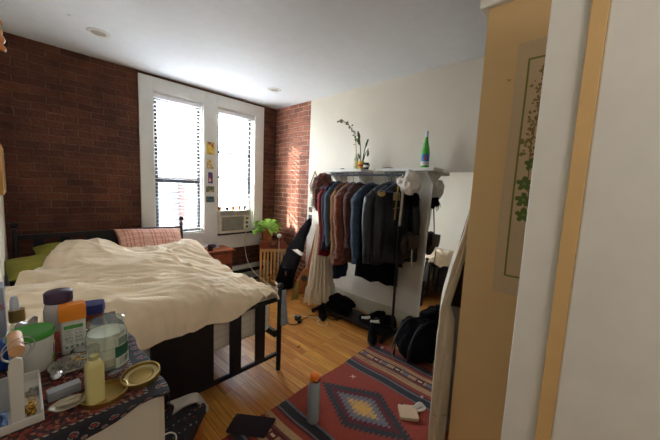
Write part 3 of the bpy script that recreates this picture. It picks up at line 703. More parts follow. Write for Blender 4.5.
def garment(name, label, cat, y, ztop, zbot, wsh, wbot, th, m, seed, sleeve=0, slr=.055, collar=None, extras=None, group=None, lean=0, flare=.5, ripple=.012, slm=None, fur=0, zleft=0, turn=0):
    """hangs across the rail: wide along x, thin along y"""
    rt = thing(name, label, cat, (RX, y, ztop), group)
    def fn(u, v):
        a = 2*PI*u; ca, sa = math.cos(a), math.sin(a)
        if v < .16:                      # shoulders
            k = v/.16; hw = .055+(wsh-.055)*k**.8; z = ztop-.085*k**1.4; d = th*(.35+.65*k)*.5
        else:
            k = (v-.16)/.84; hw = wsh+(wbot-wsh)*k**flare-(.02*math.sin(k*PI)); z = ztop-.085-(ztop-.085-zbot)*k; d = th*.5*(1+.25*k)
        ex = .55
        X = math.copysign(abs(ca)**ex, ca)*hw; Yv = math.copysign(abs(sa)**.8, sa)*d
        kk = max(0, (v-.1))
        Yv += ripple*kk*(math.sin(X*42+seed*2+math.sin(v*4+seed))+.6*math.sin(X*77+seed*5))+.012*noise.noise(Vector((X*5, v*5, seed*3)))
        X += .014*noise.noise(Vector((u*3 if abs(u-.5) < .4 else .3, v*5, seed)))*kk
        z += zleft*kk*(-X)+kk*.012*math.sin(X*30+seed)
        if fur: 
            q = fur*noise.noise(Vector((X*38, Yv*40+seed, z*38))); X += ca*q; Yv += sa*q
        return (RX+X+lean*kk, y+Yv, z)
    nv = 46 if not fur else 90
    mb = MB().grid(fn, 56 if not fur else 110, nv, True)
    mb.build('body', m, rt, smooth=True, solid=.004 if not fur else 0)
    if sleeve:
        for s in (-1, 1):
            a = Vector((RX+s*(wsh-.03), y, ztop-.085)); L = sleeve; jj = seed*1.7+s
            pts = [a+Vector((0, 0, -.0)), a+Vector((s*.045, -.012, -.07)), a+Vector((s*.062, -.03, -L*.45)), a+Vector((s*.05, -.045-.01*math.sin(jj), -L*.8)), a+Vector((s*.045, -.05, -L))]
            sb = MB()
            Ls = pts
            def sf(u, v, pts=pts):
                q = v*(len(pts)-1); i = min(int(q), len(pts)-2); c = pts[i].lerp(pts[i+1], q-i); ang = 2*PI*u
                rr = slr*(1-.22*v)*(1+.10*noise.noise(Vector((u*2, v*9, jj)))+.05*math.sin(v*26+u*6+jj)) * (.55+.45*min(1, v*6))
                if fur: rr += fur*noise.noise(Vector((math.cos(ang)*2.2, math.sin(ang)*2.2, v*22+jj)))
                return (c.x+rr*math.cos(ang)*.85, c.y+rr*math.sin(ang)*.8, c.z)
            sb.grid(sf, 24 if not fur else 40, 30 if not fur else 60, True)
            n0 = len(sb.v); nu_ = 24 if not fur else 40
            sb.f.append(tuple(range(n0-nu_, n0))); 
            sb.build('sleeve', slm or m, rt, smooth=True)
    if collar:
        mb = MB()
        mb.tube([(RX-.075, y+.01, ztop-.03), (RX-.05, y-.035, ztop-.012), (RX, y-.05, ztop-.035), (RX+.05, y-.035, ztop-.012), (RX+.075, y+.01, ztop-.03), (RX+.04, y+.04, ztop+.0), (RX-.04, y+.04, ztop+.0), (RX-.075, y+.01, ztop-.03)], .017, 10)
        mb.build('collar', collar, rt, smooth=True)
    rt.rotation_euler.z = R(turn)
    return rt
zt_ = 1.475
M_red = mat('dark_red_cloth', (128, 26, 34), .85, bump=.15)
M_navy = mat('navy_cloth', (26, 28, 44), .85, bump=.15)
M_slate = mat('slate_grey_wool', (66, 74, 88), .9, noise_amt=.2, bump=.3)
M_tanl = mat('tan_lining', (132, 96, 50), .8)
M_rust = mat('rust_brown_pile', (116, 54, 30), .95, noise_amt=.3, noise_scale=40, bump=.8, bscale=150, sheen=.4)
M_brown = mat('dark_brown_pile', (76, 32, 24), .95, noise_amt=.3, noise_scale=40, bump=.8, bscale=150, sheen=.3)
M_teal = mat('dark_blue_denim', (44, 60, 78), .8, noise_amt=.2, noise_scale=30, bump=.3)
M_leather = mat('black_leather', (32, 35, 41), .36, noise_amt=.2, bump=.3, bscale=30)
M_ivory = mat('ivory_cotton', (216, 202, 178), .9, noise_amt=.05, bump=.15)
M_denim = mat('dark_denim', (30, 40, 62), .85, noise_amt=.2)
for y in (2.20, 2.135, 2.065, 1.99, 1.90, 1.815, 1.66, 1.51): hanger(y)
hanger(1.445, lab='blue grey hanger holding the patched black jacket'); hanger(1.395, lab='blue grey hanger between the patched jacket and the rack post')
garment('red_shirt', 'dark red shirt, leftmost garment on the rack', 'shirt', 2.20, zt_, .66, .17, .19, .05, M_red, 1, sleeve=.5, slr=.045)
garment('navy_cardigan', 'navy cardigan squeezed right of the red shirt', 'cardigan', 2.135, zt_, .74, .18, .19, .05, M_navy, 2, sleeve=.55, slr=.045, collar=M_slate)
garment('slate_coat', 'slate grey wool coat with a turned up collar', 'coat', 2.065, zt_+.005, .80, .20, .20, .07, M_slate, 3, sleeve=.56, slr=.055, collar=M_slate)
garment('tan_lined_jacket', 'brown jacket with a tan edge behind the rust coat', 'jacket', 1.99, zt_, .66, .195, .205, .045, M_tanl, 4, sleeve=.62, slr=.045)
garment('rust_fleece_coat', 'fuzzy rust brown fleece coat in the middle of the rack', 'coat', 1.905, zt_, .64, .215, .235, .10, M_rust, 5, sleeve=.68, slr=.062, fur=.010)
garment('brown_fleece_jacket', 'darker brown fleece jacket right of the rust coat', 'jacket', 1.80, zt_, .70, .20, .22, .07, M_brown, 6, sleeve=.55, slr=.055, fur=.008)
garment('blue_denim_coat', 'dark blue coat with a rolled cuff on the rack', 'coat', 1.64, zt_-.005, .69, .215, .235, .10, M_teal, 7, sleeve=.62, slr=.066, collar=M_teal, turn=-10)
garment('black_dress', 'long black dress hanging lowest on the rack', 'dress', 1.54, zt_-.02, .50, .17, .26, .07, M_black, 8, ripple=.022, zleft=.35, turn=-24)
jk = garment('leather_jacket', 'black leather jacket with tan and white patches', 'jacket', 1.43, zt_+.005, .72, .225, .215, .10, M_leather, 9, sleeve=.66, slr=.066, collar=M_leather, turn=-30)
garment('dark_vest', 'black top hanging just behind the patched leather jacket', 'top', 1.50, zt_-.02, .62, .15, .24, .05, M_black, 10, ripple=.02, zleft=-.2, turn=-26)
M_patch = mat('tan_patch', (176, 146, 82), .8); M_patchw = mat('white_patch', (186, 180, 160), .8)
MB().lathe([(.038, 0), (.034, .008)], (RX-.14, 1.372, 1.385), 18, (-.2, -1, .75)).build('shoulder_patch', M_patch, jk, smooth=True, auto=40)
pt = MB().box(RX-.02, RX+.045, 1.358, 1.371, 1.325, 1.40).build('chest_patch', M_patchw, jk, bevel=.003)
MB().box(RX-.006, RX+.032, 1.354, 1.359, 1.338, 1.385).build('patch_emblem', M_patch, pt, bevel=.002)
MB().tube([(RX-.01, 1.362, 1.245), (RX+.015, 1.356, 1.265), (RX+.035, 1.36, 1.25), (RX+.055, 1.36, 1.27)], .004, 6).build('stitched_word', M_patchw, jk)

# jeans behind the fleece jacket and the long ivory skirt
r = thing('jeans', 'dark blue jeans hanging behind the ivory skirt', 'jeans', (RX, 2.03, .95), None)
for s in (-1, 1):
    MB().grid(lambda u, v, s=s: (RX+.03+s*.055+(.07-.015*v)*math.cos(2*PI*u), 2.03+.02+(.035)*math.sin(2*PI*u)+.008*math.sin(v*20+s), .98-.56*v), 20, 24, True).build('trouser_leg', M_denim, r, smooth=True, solid=.004)
def skirt(u, v):
    a = 2*PI*u; ca, sa = math.cos(a), math.sin(a)
    tier = 1 if v < .80 else 1.10+.05*(v-.8)
    hw = (.10+.11*v)*tier; d = (.05+.075*v)*tier
    rp = 1+(.05+.07*v)*math.sin(a*15+math.sin(a*3)*2+v*1.5)+.05*noise.noise(Vector((ca*3, sa*3, v*3)))
    return (2.335+hw*ca*rp*.9, 2.255+d*sa*rp*.9, .98-.86*v+.008*math.sin(a*9)*v)
r = thing('ivory_skirt', 'long ivory tiered skirt reaching the floor under the rack', 'skirt', (2.335, 2.255, .03))
MB().grid(skirt, 150, 50, True).build('skirt_body', M_ivory, r, smooth=True, solid=.003)
MB().tube([(2.335+.105*math.cos(a*PI/8), 2.255+.055*math.sin(a*PI/8), .985) for a in range(17)], .012, 8).build('waistband', M_ivory, r, smooth=True)
# rust shag hat hanging on the left end
def fur_ball(name, parent, c, r_, m, seed, n=110, lump=.2, sc=4, fz=.010):
    mb = MB()
    def fn(u, v):
        a = 2*PI*u; b_ = PI*(v-.5)*.998
        d = Vector((math.cos(a)*math.cos(b_), math.sin(a)*math.cos(b_), math.sin(b_)))
        k = 1+lump*noise.noise(d*sc*.5+Vector((seed, 0, 0)))
        q = fz*noise.noise(Vector((d.x*17, d.y*17, d.z*9))+Vector((seed, 3, 1)))+fz*.5*noise.noise(d*34)
        return tuple(Vector((d.x*r_[0]*k, d.y*r_[1]*k, d.z*r_[2]*k))+d*q+Vector(c))
    mb.grid(fn, n, n//2, True)
    mb.f.append(tuple(reversed(range(n)))); mb.f.append(tuple(range((n//2-1)*n, (n//2)*n)))
    return mb.build(name, m, parent, smooth=True)
def strands(mb, rn, c, rad, n, L, down=.8, r0=.003):
    for i in range(n):
        a = rn.random()*2*PI; e = rn.uniform(-.6, 1.3)
        d = Vector((math.cos(a)*math.cos(e), math.sin(a)*math.cos(e), math.sin(e)))
        p = Vector(c)+Vector((d.x*rad[0], d.y*rad[1], d.z*rad[2])); t = L*rn.uniform(.6, 1.2)
        q = p+d*t*.4+Vector((rn.uniform(-.01, .01), rn.uniform(-.01, .01), -t*.35)); s = q+d*t*.1+Vector((rn.uniform(-.015, .015), rn.uniform(-.015, .015), -t*down))
        mb.tube([p, q, s], [r0, r0*.9, r0*.3], 4, smooth=1)
M_fur = mat('rust_shag_hair', (108, 54, 28), .7, noise_amt=.4, noise_scale=50, sheen=.3)
r = thing('shaggy_hat', 'shaggy rust brown hat on the left end of the rack', 'hat', (2.35, 2.31, 1.4))
fur_ball('crown', r, (2.36, 2.31, 1.475), (.10, .085, .10), M_fur, 3, lump=.3)
fur_ball('ear_flap', r, (2.33, 2.345, 1.27), (.055, .05, .12), M_fur, 5, lump=.3)
fur_ball('ear_flap', r, (2.41, 2.30, 1.33), (.05, .05, .09), M_fur, 6, lump=.3)
mb = MB(); rn = random.Random(8); strands(mb, rn, (2.36, 2.31, 1.47), (.10, .085, .10), 260, .07); strands(mb, rn, (2.33, 2.345, 1.28), (.055, .05, .11), 160, .06)
mb.build('shag', M_fur, r, smooth=True)
# white furry hat + black scarf and bags on the right end
M_wfur = mat('white_fluffy_fur', (240, 232, 222), .95, noise_amt=.05, noise_scale=30, bump=.3, bscale=120, sheen=.5)
r = thing('white_fur_hat', 'white fluffy hat on the right end of the rack', 'hat', (RX, 1.25, 1.48))
fur_ball('crown', r, (RX-.01, 1.235, 1.485), (.105, .085, .112), M_wfur, 1.5, lump=.22, fz=.008)
fur_ball('brim', r, (RX-.06, 1.30, 1.50), (.05, .045, .04), M_wfur, 2.5, lump=.2, fz=.007)
MB().tube([(RX-.03, 1.315, 1.585), (RX-.06, 1.28, 1.57), (RX-.105, 1.27, 1.53)], .006, 8).build('black_band', M_black, r, smooth=True)
r = thing('black_shag_scarf', 'black shaggy scarf under the white fluffy hat', 'scarf', (RX, 1.21, 1.3))
fur_ball('scarf_knot', r, (RX+.01, 1.225, 1.355), (.055, .045, .06), M_black, 7.5, lump=.4, fz=.014)
mb = MB(); rn = random.Random(9); strands(mb, rn, (RX+.01, 1.225, 1.36), (.05, .04, .05), 140, .05, r0=.004); mb.build('fringe', M_black, r, smooth=True)
drop_cloth('white_belt', 'long white cloth belt dangling beside the black bag', 'belt', (RX-.09, 1.265, 1.46), (RX-.09, 1.275, 1.10), (.025, -.008, 0), (.022, -.008, 0), mat('white_webbing', (206, 200, 190), .8), n=6, amp=.002)
drop_cloth('tan_belt', 'tan leather belt hanging between black jacket and white hat', 'belt', (RX-.05, 1.335, 1.52), (RX-.10, 1.325, 1.15), (.022, -.004, 0), (.022, -.004, 0), M_patch, n=6, amp=.002)
r = thing('shoulder_bag', 'black shoulder bag hanging from its strap at the rack end', 'bag', (RX-.03, 1.21, .93))
MB().blob((RX-.03, 1.215, .93), (.12, .05, .12), .12, n=36, seed=4).build('bag_body', mat('worn_dark_brown_leather', (44, 34, 30), .6, noise_amt=.3, bump=.2), r, smooth=True)
MB().grid(lambda u, v: (RX-.03+(.22*u-.11)*(1-.15*v), 1.215-.055-.006*math.sin(v*3), 1.03-.13*v), 10, 8).build('flap', mat('worn_brown_flap', (58, 42, 34), .6), r, smooth=True, solid=.006)
for s in (-1, 1): MB().tube([(RX-.03+s*.085, 1.21, 1.0), (RX-.02+s*.06, 1.235, 1.25), (RX, 1.265, 1.575), (RX, 1.262, 1.578)], .006, 8).build('strap', M_black, r, smooth=True)
MB().tube([(RX-.06, 1.155, .9), (RX-.062, 1.15, .8), (RX-.06, 1.15, .74)], .005, 6).build('tassel', M_patchw, r, smooth=True)

# ================================================================ MIRROR
mr = thing('leaning_mirror', 'tall white framed mirror leaning on the cream wall', 'mirror', (2.57, .86, 0))
MY0, MY1 = .56, 1.165
def mx_(z): return 2.535+(.115)*z/1.62
def mslab(y0, y1, z0, z1, d0, d1): # slab following the lean
    vs = []
    for z in (z0, z1):
        for y in (y0, y1):
            for d_ in (d0, d1): vs.append((mx_(z)+d_, y, z))
    return vs, [(0, 2, 3, 1), (4, 5, 7, 6), (0, 1, 5, 4), (2, 6, 7, 3), (0, 4, 6, 2), (1, 3, 7, 5)]
for a in ((MY1-.022, MY1, 0, 1.62), (MY0, MY0+.022, 0, 1.62), (MY0+.022, MY1-.022, 1.60, 1.62), (MY0+.022, MY1-.022, 0, .02)):
    MB().add(*mslab(*a, 0, .02)).build('frame', M_white, mr, bevel=.002)
m = bpy.data.materials.new('silvered_glass'); m.use_nodes = True; bb = m.node_tree.nodes['Principled BSDF']; bb.inputs['Metallic'].default_value = 1; bb.inputs['Roughness'].default_value = .01; bb.inputs['Base Color'].default_value = (.88, .9, .89, 1)
MB().add(*mslab(MY0+.02, MY1-.02, .018, 1.602, .006, .012)).build('glass', m, mr)

# ================================================================ GUITAR BAG, GUITAR, CLOTH PILE BY THE WALL
def slab_path(pts, w, th, m, name, parent, rough=0):
    """a padded long shape through pts with widths w"""
    mb = MB(); P = [Vector(p) for p in pts]; N = 26
    def fn(u, v):
        q = v*(len(P)-1); i = min(int(q), len(P)-2); t = q-i; t2 = t
        c = P[i].lerp(P[i+1], t2); ww = w[i]+(w[i+1]-w[i])*ease(t2); d = (P[i+1]-P[i]).normalized()
        side = Vector((-.45, .9, 0)).normalized(); side = (side-d*side.dot(d)).normalized(); nn = d.cross(side).normalized()
        a = 2*PI*u
        return tuple(c+side*ww*math.cos(a)*(1+rough*noise.noise(c*14))+nn*th*math.copysign(abs(math.sin(a))**.6, math.sin(a)))
    mb.grid(fn, N, 50, True); mb.f.append(tuple(reversed(range(N)))); mb.f.append(tuple(range(49*N, 50*N)))
    return mb.build(name, m, parent, smooth=True)
gb = thing('guitar_bag', 'black guitar bag with a white stripe leaning in the corner', 'bag', (2.48, 2.95, 0))
slab_path([(2.36, 3.0, .02), (2.38, 2.98, .10), (2.41, 2.95, .32), (2.46, 2.90, .52), (2.55, 2.83, .80), (2.60, 2.79, .93), (2.62, 2.77, 1.0)], [.03, .12, .115, .115, .065, .045, .02], .045, M_black, 'bag_body', gb, .12)
slab_path([(2.475, 2.885, .555), (2.495, 2.87, .595)], [.118, .110], .048, M_white, 'white_stripe', gb)
slab_path([(2.335, 2.98, .10), (2.375, 2.95, .34)], [.09, .09], .05, M_black, 'pocket', gb)
MB().tube([(2.36, 2.92, .12), (2.31, 2.91, .3), (2.38, 2.87, .5)], .009, 8).build('strap', M_black, gb, smooth=True)
MB().box(2.335, 2.36, 2.905, 2.915, .22, .30, rz=.5).build('tan_tab', mat('tan_tab', (176, 128, 70), .7), gb)
gt = thing('acoustic_guitar', 'brown wooden guitar leaning behind the ivory skirt', 'guitar', (2.50, 2.72, 0))
M_git = mat('honey_wood', (150, 92, 42), .35, noise_amt=.15)
def gbody(u, v):
    a = 2*PI*u; L = .36*v
    ww = .125*math.sin(PI*(v*.98+.01))**.55*(1-.18*math.exp(-((v-.62)/.13)**2)-.12*v)
    th = .04
    side = Vector((-.75, .62, 0)); nn = Vector((-.62, -.75, .2)).normalized(); d = Vector((.3, -.1, 1)).normalized()
    c = Vector((2.46, 2.74, .02))+d*L
    return tuple(c+side*ww*math.cos(a)+nn*th*math.copysign(abs(math.sin(a))**.35, math.sin(a)))
mb = MB().grid(gbody, 48, 40, True); mb.f.append(tuple(reversed(range(48)))); mb.f.append(tuple(range(39*48, 40*48)))
mb.build('guitar_body', M_git, gt, smooth=True)
MB().add([tuple(Vector((2.555, 2.70, .36))+Vector(q)) for q in ((-.02, .0, 0), (.02, -.03, 0), (.02, -.02, .02), (-.02, .01, .02))]+[tuple(Vector((2.655, 2.665, .85))+Vector(q)) for q in ((-.018, .0, 0), (.012, -.03, 0), (.012, -.02, .02), (-.018, .01, .02))],
         [(0, 1, 2, 3), (7, 6, 5, 4), (0, 4, 5, 1), (1, 5, 6, 2), (2, 6, 7, 3), (3, 7, 4, 0)]).build('neck', M_redwood, gt)
MB().lathe([(.04, 0), (.036, .003)], (2.475, 2.69, .23), 24, (-.62, -.75, .2)).build('sound_hole', M_dark, gt)
drop_cloth('olive_strap', 'olive strap lying against the bottom of the guitar', 'strap', (2.36, 2.70, .20), (2.30, 2.66, .006), (.02, -.02, 0), (.09, -.02, 0), mat('olive_webbing', (122, 112, 58), .9), n=8, amp=.005)

# pile of dark shoes and bag under the rack
def shoe(label, x, y, rz, m, accent, grp=None, s=1):
    r = thing('shoe', label, 'shoe', (x, y, .0), grp); Rm = Matrix.Rotation(rz, 3, 'Z'); O = Vector((x, y, 0))
    def w(p): return tuple(Rm @ (Vector(p)*s)+O+Vector((0, 0, .062 if .045 < 0 else 0)))
    def prof(v): return .043*(math.sin(PI*min(1, v*.93+.07))**.45)*(.82+.25*math.exp(-((v-.7)/.22)**2))
    def up(u, v):
        a = PI*u; wd = prof(v)
        h = .095-.055*ease((v-.28)/.45) if v > .28 else .095-.01*v
        h *= (.35+.65*min(1, v*12))*(1 if v < .9 else 1-(v-.9)*4)
        return w((-.14+.28*v, wd*math.cos(a), .022+h*math.sin(a)**.7))
    MB().grid(up, 22, 30).build('upper', m, r, smooth=True, solid=.004)
    pts = [(-.145+.29*t, prof(t)+.003) for t in [i/14 for i in range(15)]]
    outl = [w((a, b_, .001)) for a, b_ in pts]+[w((a, -b_, .001)) for a, b_ in reversed(pts)]
    MB().prism(outl, (0, 0, .024*s)).build('sole', M_iron, r, bevel=.003)
    if accent:
        MB().grid(lambda u, v: w((.02+.10*u, (prof(.5+.36*u)+.004)*(-1 if v < 2 else 1)*math.cos(.25+v*.75), .026+.05*math.sin(.25+v*.75)*(1-.45*u))), 8, 6).build('side_stripe', M_white, r, smooth=True, solid=.003)
        MB().grid(lambda u, v: w((.02+.10*u, (prof(.5+.36*u)+.004)*math.cos(.25+v*.75), .026+.05*math.sin(.25+v*.75)*(1-.45*u))), 8, 6).build('side_stripe', M_white, r, smooth=True, solid=.003)
    mb = MB()
    for k in range(4): mb.tube([w((.015+k*.022, -.02, .092-k*.011)), w((.02+k*.022, 0, .102-k*.012)), w((.015+k*.022, .02, .092-k*.011))], .0025*s, 6, smooth=1)
    mb.build('laces', M_black, r, smooth=True)
    return r
for o_, z_ in ((shoe('black sneaker with a white side, left of the pair under the rack', 2.43, 1.575, R(128), M_black, True, 'black and white sneakers'), .061),
           (shoe('black sneaker with a white side, right of the pair under the rack', 2.42, 1.455, R(122), M_black, True, 'black and white sneakers'), .061)):
    o_.location.z = z_
shoe('plain black shoe on the floor before the rack foot', 2.215, 1.43, R(215), M_black, False)
tag(MB().blob((2.43, 2.02, .12), (.11, .17, .09), .3, n=44, seed=3, sc=3, flat=.061).build('black_pouch_bag', M_black, smooth=True, org=(2.43, 2.02, .061)), 'slumped black bag on the rack bottom shelf beside the skirt', 'bag')
shoe('black shoe on the floor below the ivory skirt hem', 2.22, 2.10, R(230), M_black, False)

# big black backpack by the mirror
bp = thing('black_backpack', 'large slumped black backpack on the floor before the mirror', 'backpack', (2.30, 1.02, .003))
MB().blob((2.32, 1.01, .13), (.19, .21, .185), .16, n=70, seed=9, sc=3, flat=.008).build('bag_body', M_black, bp, smooth=True)
MB().blob((2.17, 1.00, .10), (.07, .13, .10), .15, n=36, seed=5, flat=.008).build('front_pocket', M_black, bp, smooth=True)
for k, dy in enumerate((-.06, .08)):
    MB().tube([(2.30, 1.0+dy, .31), (2.16, 1.02+dy, .30), (2.07, 1.04+dy, .16), (2.09, 1.05+dy, .03)], .014, 8).build('strap', mat('black_webbing', (24, 23, 27), .7), bp, smooth=True)
MB().tube([(2.06, 1.10, .15), (2.04, 1.12, .06), (2.03, 1.08, .015)], .005, 6).build('drawcord', mat('tan_cord', (150, 100, 60), .8), bp, smooth=True)
tag(MB().blob((2.42, .66, .13), (.13, .12, .22), .25, n=44, seed=12, sc=3, flat=.004).build('dark_laundry_heap', M_black, smooth=True, org=(2.42, .66, 0)), 'dark heap of clothes between the backpack and curtain', 'clothes')

# ================================================================ RUG
RG = dict(red=(140, 50, 30), dred=(92, 22, 30), blk=(34, 32, 40), gry=(104, 104, 112), tan=(176, 138, 96), cream=(206, 182, 146), yel=(196, 150, 74), brn=(110, 60, 44))
RCX, RCY = 1.435, .965
def rugc(u, v):
    x = .62+1.60*u; y = .50+.87*v; dx = x-RCX; dy = y-RCY
    ax = abs(dx)
    if ax < .30:
        # serrated diamond: long along y
        fr = (abs(dy)/.027) % 1; s2 = int(abs(dy)/.027)
        d = ax/.175+(s2*.027)/.315+.02-.15*(1-abs(2*fr-1))
        if d < .12: return RG['yel']
        if d < .30: return RG['yel'] if s2 % 2 else RG['tan']
        if d < .56: return RG['gry']
        if d < .78: return RG['dred']
        if d < 1.04: return (40, 46, 52)
        for cy in (1.215, .72):
            for cx in (1.645, 1.225):
                p, q = abs(x-cx), abs(y-cy)
                if p < .016 and q < .018 and abs(p-q) < .006: return RG['cream']
        return RG['red']
    bands = [(.365, 'blk'), (.38, 'gry'), (.395, 'dred'), (.43, 'red'), (.475, 'tan'), (.49, 'brn'), (.505, 'dred'), (.545, 'mid'), (.56, 'dred'), (.60, 'tan'), (.625, 'red'), (.64, 'dred'), (.655, 'gry'), (.69, 'blk'), (.72, 'dred'), (.9, 'red')]
    if ax < .33: return RG['blk'] if ax > .312 else RG['gry']
    for e, n in bands:
        if ax < e:
            if n == 'mid':
                k = (y*5.2) % 1
                if .1 < k < .42:
                    if .18 < k < .34 and .516 < ax < .534: return RG['cream']
                    return RG['blk'] if int(y*5.2) % 2 else RG['dred']
                return RG['tan'] if k < .75 else RG['gry']
            if n == 'tan' and noise.noise(Vector((x*90, y*2, 0))) > .35: return RG['brn']
            return RG[n]
    return RG['red']
rug = thing('woven_rug', 'red woven rug with a serrated diamond and dark stripes', 'rug', (RCX, .935, 0))
painted('rug_weave', lambda u, v: (.62+1.60*u+.004*math.sin(v*13), .50+.87*v+.006*math.sin(u*17), .005+.0016*noise.noise(Vector((u*9, v*6, 0)))), 300, 190, rugc, painted_mat('wool_weave', .95, .5, 260, .1), rug, thick=.006)
mb = MB()
for x, s in ((.62, -1), (2.22, 1)):
    mb = MB()
    for i in range(60):
        y = .51+i*.0146
        mb.tube([(x, y, .005), (x+s*.02, y+.003*math.sin(i*3), .004), (x+s*.035, y+.006*math.sin(i*5), .003)], .0016, 5, smooth=0)
    mb.box(x-.004, x+.004, .505, 1.375, .002, .009)
    mb.build('fringe', mat('rug_fringe', (120, 92, 70), .9), rug)

# ================================================================ THINGS ON THE FLOOR AND RUG
bx, by, bz = 1.139, 1.118, .0105
r = thing('water_bottle', 'grey water bottle with an orange cap standing on the rug', 'bottle', (bx, by, bz))
MB().lathe([(.034, 0), (.037, .004), (.0365, .215), (.031, .24), (.026, .248), (.026, .256)], (bx, by, bz), 32).build('flask', mat('grey_blue_enamel', (150, 162, 168), .45, noise_amt=.03), r, smooth=True, auto=50)
MB().lathe([(.027, .256), (.028, .262), (.028, .288), (.022, .300), (.010, .303)], (bx, by, bz), 28).build('cap', mat('orange_plastic', (230, 120, 30), .45), r, smooth=True, auto=50)
MB().tube([(bx-.026, by-.01, bz+.27), (bx-.01, by-.034, bz+.262), (bx+.02, by-.026, bz+.268)], .005, 8).build('carry_loop', M_dark, r, smooth=True)
# notebook
tag(MB().prism([(.726, 1.40, .004), (.86, 1.215, .004), (.985, 1.275, .004), (.835, 1.475, .004)], (0, 0, .02)).build('zip_pouch', mat('dark_purple_cloth', (36, 24, 34), .85, bump=.2), bevel=.008, org=(.85, 1.34, .004)), 'flat dark purple zip pouch on the floor at the rug corner', 'pouch')
# square charger
r = thing('square_charger', 'beige rounded square charger with a corner hole on the rug', 'charger', (1.605, .735, .011))
def rsq(c, s, rr, z, ang, tilt=0):
    out = []
    for cx, cy, a0 in ((1, 1, 0), (-1, 1, 90), (-1, -1, 180), (1, -1, 270)):
        for k in range(6):
            a = R(a0+k*18); p = Vector((cx*(s-rr)+rr*math.cos(a), cy*(s-rr)+rr*math.sin(a), 0)); p.rotate(Matrix.Rotation(ang, 3, 'Z')); out.append((c[0]+p.x, c[1]+p.y, z))
    return out
MB().prism(rsq((1.605, .735), .058, .014, .011, R(38)), (0, 0, .018)).build('shell', mat('beige_plastic', (206, 178, 146), .45, noise_amt=.03), r, bevel=.003)
MB().lathe([(.007, 0), (.007, .0015)], (1.63, .795, .0295), 14).build('corner_hole', M_dark, r)
r = thing('bundled_white_cable', 'bundled white cable at the edge of the beige square charger', 'cable', (1.69, .70, .011))
for k in range(4): MB().tube([(1.655, .715+.004*k, .02+.004*k), (1.70, .70+.006*k, .034+.005*k), (1.725, .675+.006*k, .028+.004*k), (1.705, .672+.004*k, .018), (1.66, .70+.003*k, .017)], .0042, 8).build('loop', M_cable_w, r, smooth=True)
for k, (x, y, lab) in enumerate(((1.80, .735, 'white round bead on the rug stripe above the charger'), (1.81, .625, 'white round bead on the rug nearest the curtain'), (1.69, .585, 'white round bead on the red rug right of the charger'))):
    tag(MB().blob((x, y, .02), .0085, 0, n=14).build('white_bead', M_cable_w, smooth=True, org=(x, y, .012)), lab, 'bead', 'white beads scattered on the rug')
tag(MB().blob((2.14, 1.27, .012), (.02, .012, .008), .2, n=12, flat=.009).build('white_scrap', M_white, smooth=True, org=(2.14, 1.27, .009)), 'tiny white scrap at the far corner of the rug', 'scrap')
# power adapter and cables
r = thing('power_adapter', 'black round power adapter on the floor by the bed post', 'adapter', (1.96, 2.19, 0))
MB().lathe([(.034, .001), (.036, .006), (.036, .035), (.028, .043)], (1.96, 2.21, 0), 24).build('dock', M_dark, r, smooth=True, auto=40)
MB().lathe([(.018, .043), (.016, .046)], (1.96, 2.21, 0), 20).build('light_face', mat('pale_blue_plastic', (150, 170, 200), .4), r)
MB().box(1.905, 1.965, 2.13, 2.165, .001, .028, rz=.5).build('brick', M_cable_b, r, bevel=.004)
MB().tube([(1.90, 2.13, .006), (1.84, 2.14, .005), (1.82, 2.2, .005)], .0035, 6).build('cord', M_cable_b, r, smooth=True)
tag(MB().tube([(1.99, 2.18, .005), (2.05, 2.17, .005), (2.11, 2.20, .005), (2.17, 2.17, .005), (2.20, 2.08, .005), (2.28, 2.03, .005)], .0035, 6).build('power_cable', M_cable_b, smooth=True, org=(2.1, 2.15, 0)), 'short black cord curling right of the power adapter', 'cord')
tag(MB().tube([(1.97, 2.34, .004), (2.08, 2.2, .004), (2.14, 2.08, .004), (2.16, 1.98, .004), (2.12, 1.92, .004), (2.06, 1.92, .004), (2.05, 1.99, .004), (2.10, 2.06, .004), (2.17, 2.02, .004)], .0035, 6).build('charging_cable', M_cable_w, smooth=True, org=(2.1, 2.1, 0)), 'white cord looped on the floor in front of the skirt', 'cord')
r = thing('coiled_cable', 'black coiled cable with a plug on the floor by the rack', 'cable', (2.3, 1.98, 0))
MB().tube([(2.24, 2.08, .005), (2.34, 2.10, .005), (2.41, 2.03, .005), (2.38, 1.94, .005), (2.29, 1.90, .005), (2.22, 1.96, .005), (2.24, 2.06, .005)], .0045, 6).build('coil', M_cable_b, r, smooth=True)
MB().tube([(2.30, 2.05, .008), (2.28, 1.97, .012), (2.24, 1.90, .008)], .006, 6).build('plug', M_cable_b, r, smooth=True)
MB().tube([(2.22, 1.93, .01), (2.28, 1.93, .014), (2.33, 1.90, .008)], .005, 6).build('plug', M_cable_b, r, smooth=True)
tag(MB().tube([(1.60, 1.80, .005), (1.625, 1.795, .006), (1.64, 1.81, .005)], .003, 6).build('black_hair_pin', M_cable_b, smooth=True, org=(1.62, 1.8, .004)), 'small black hair pin on the bare floor beside the rug', 'hair pin')

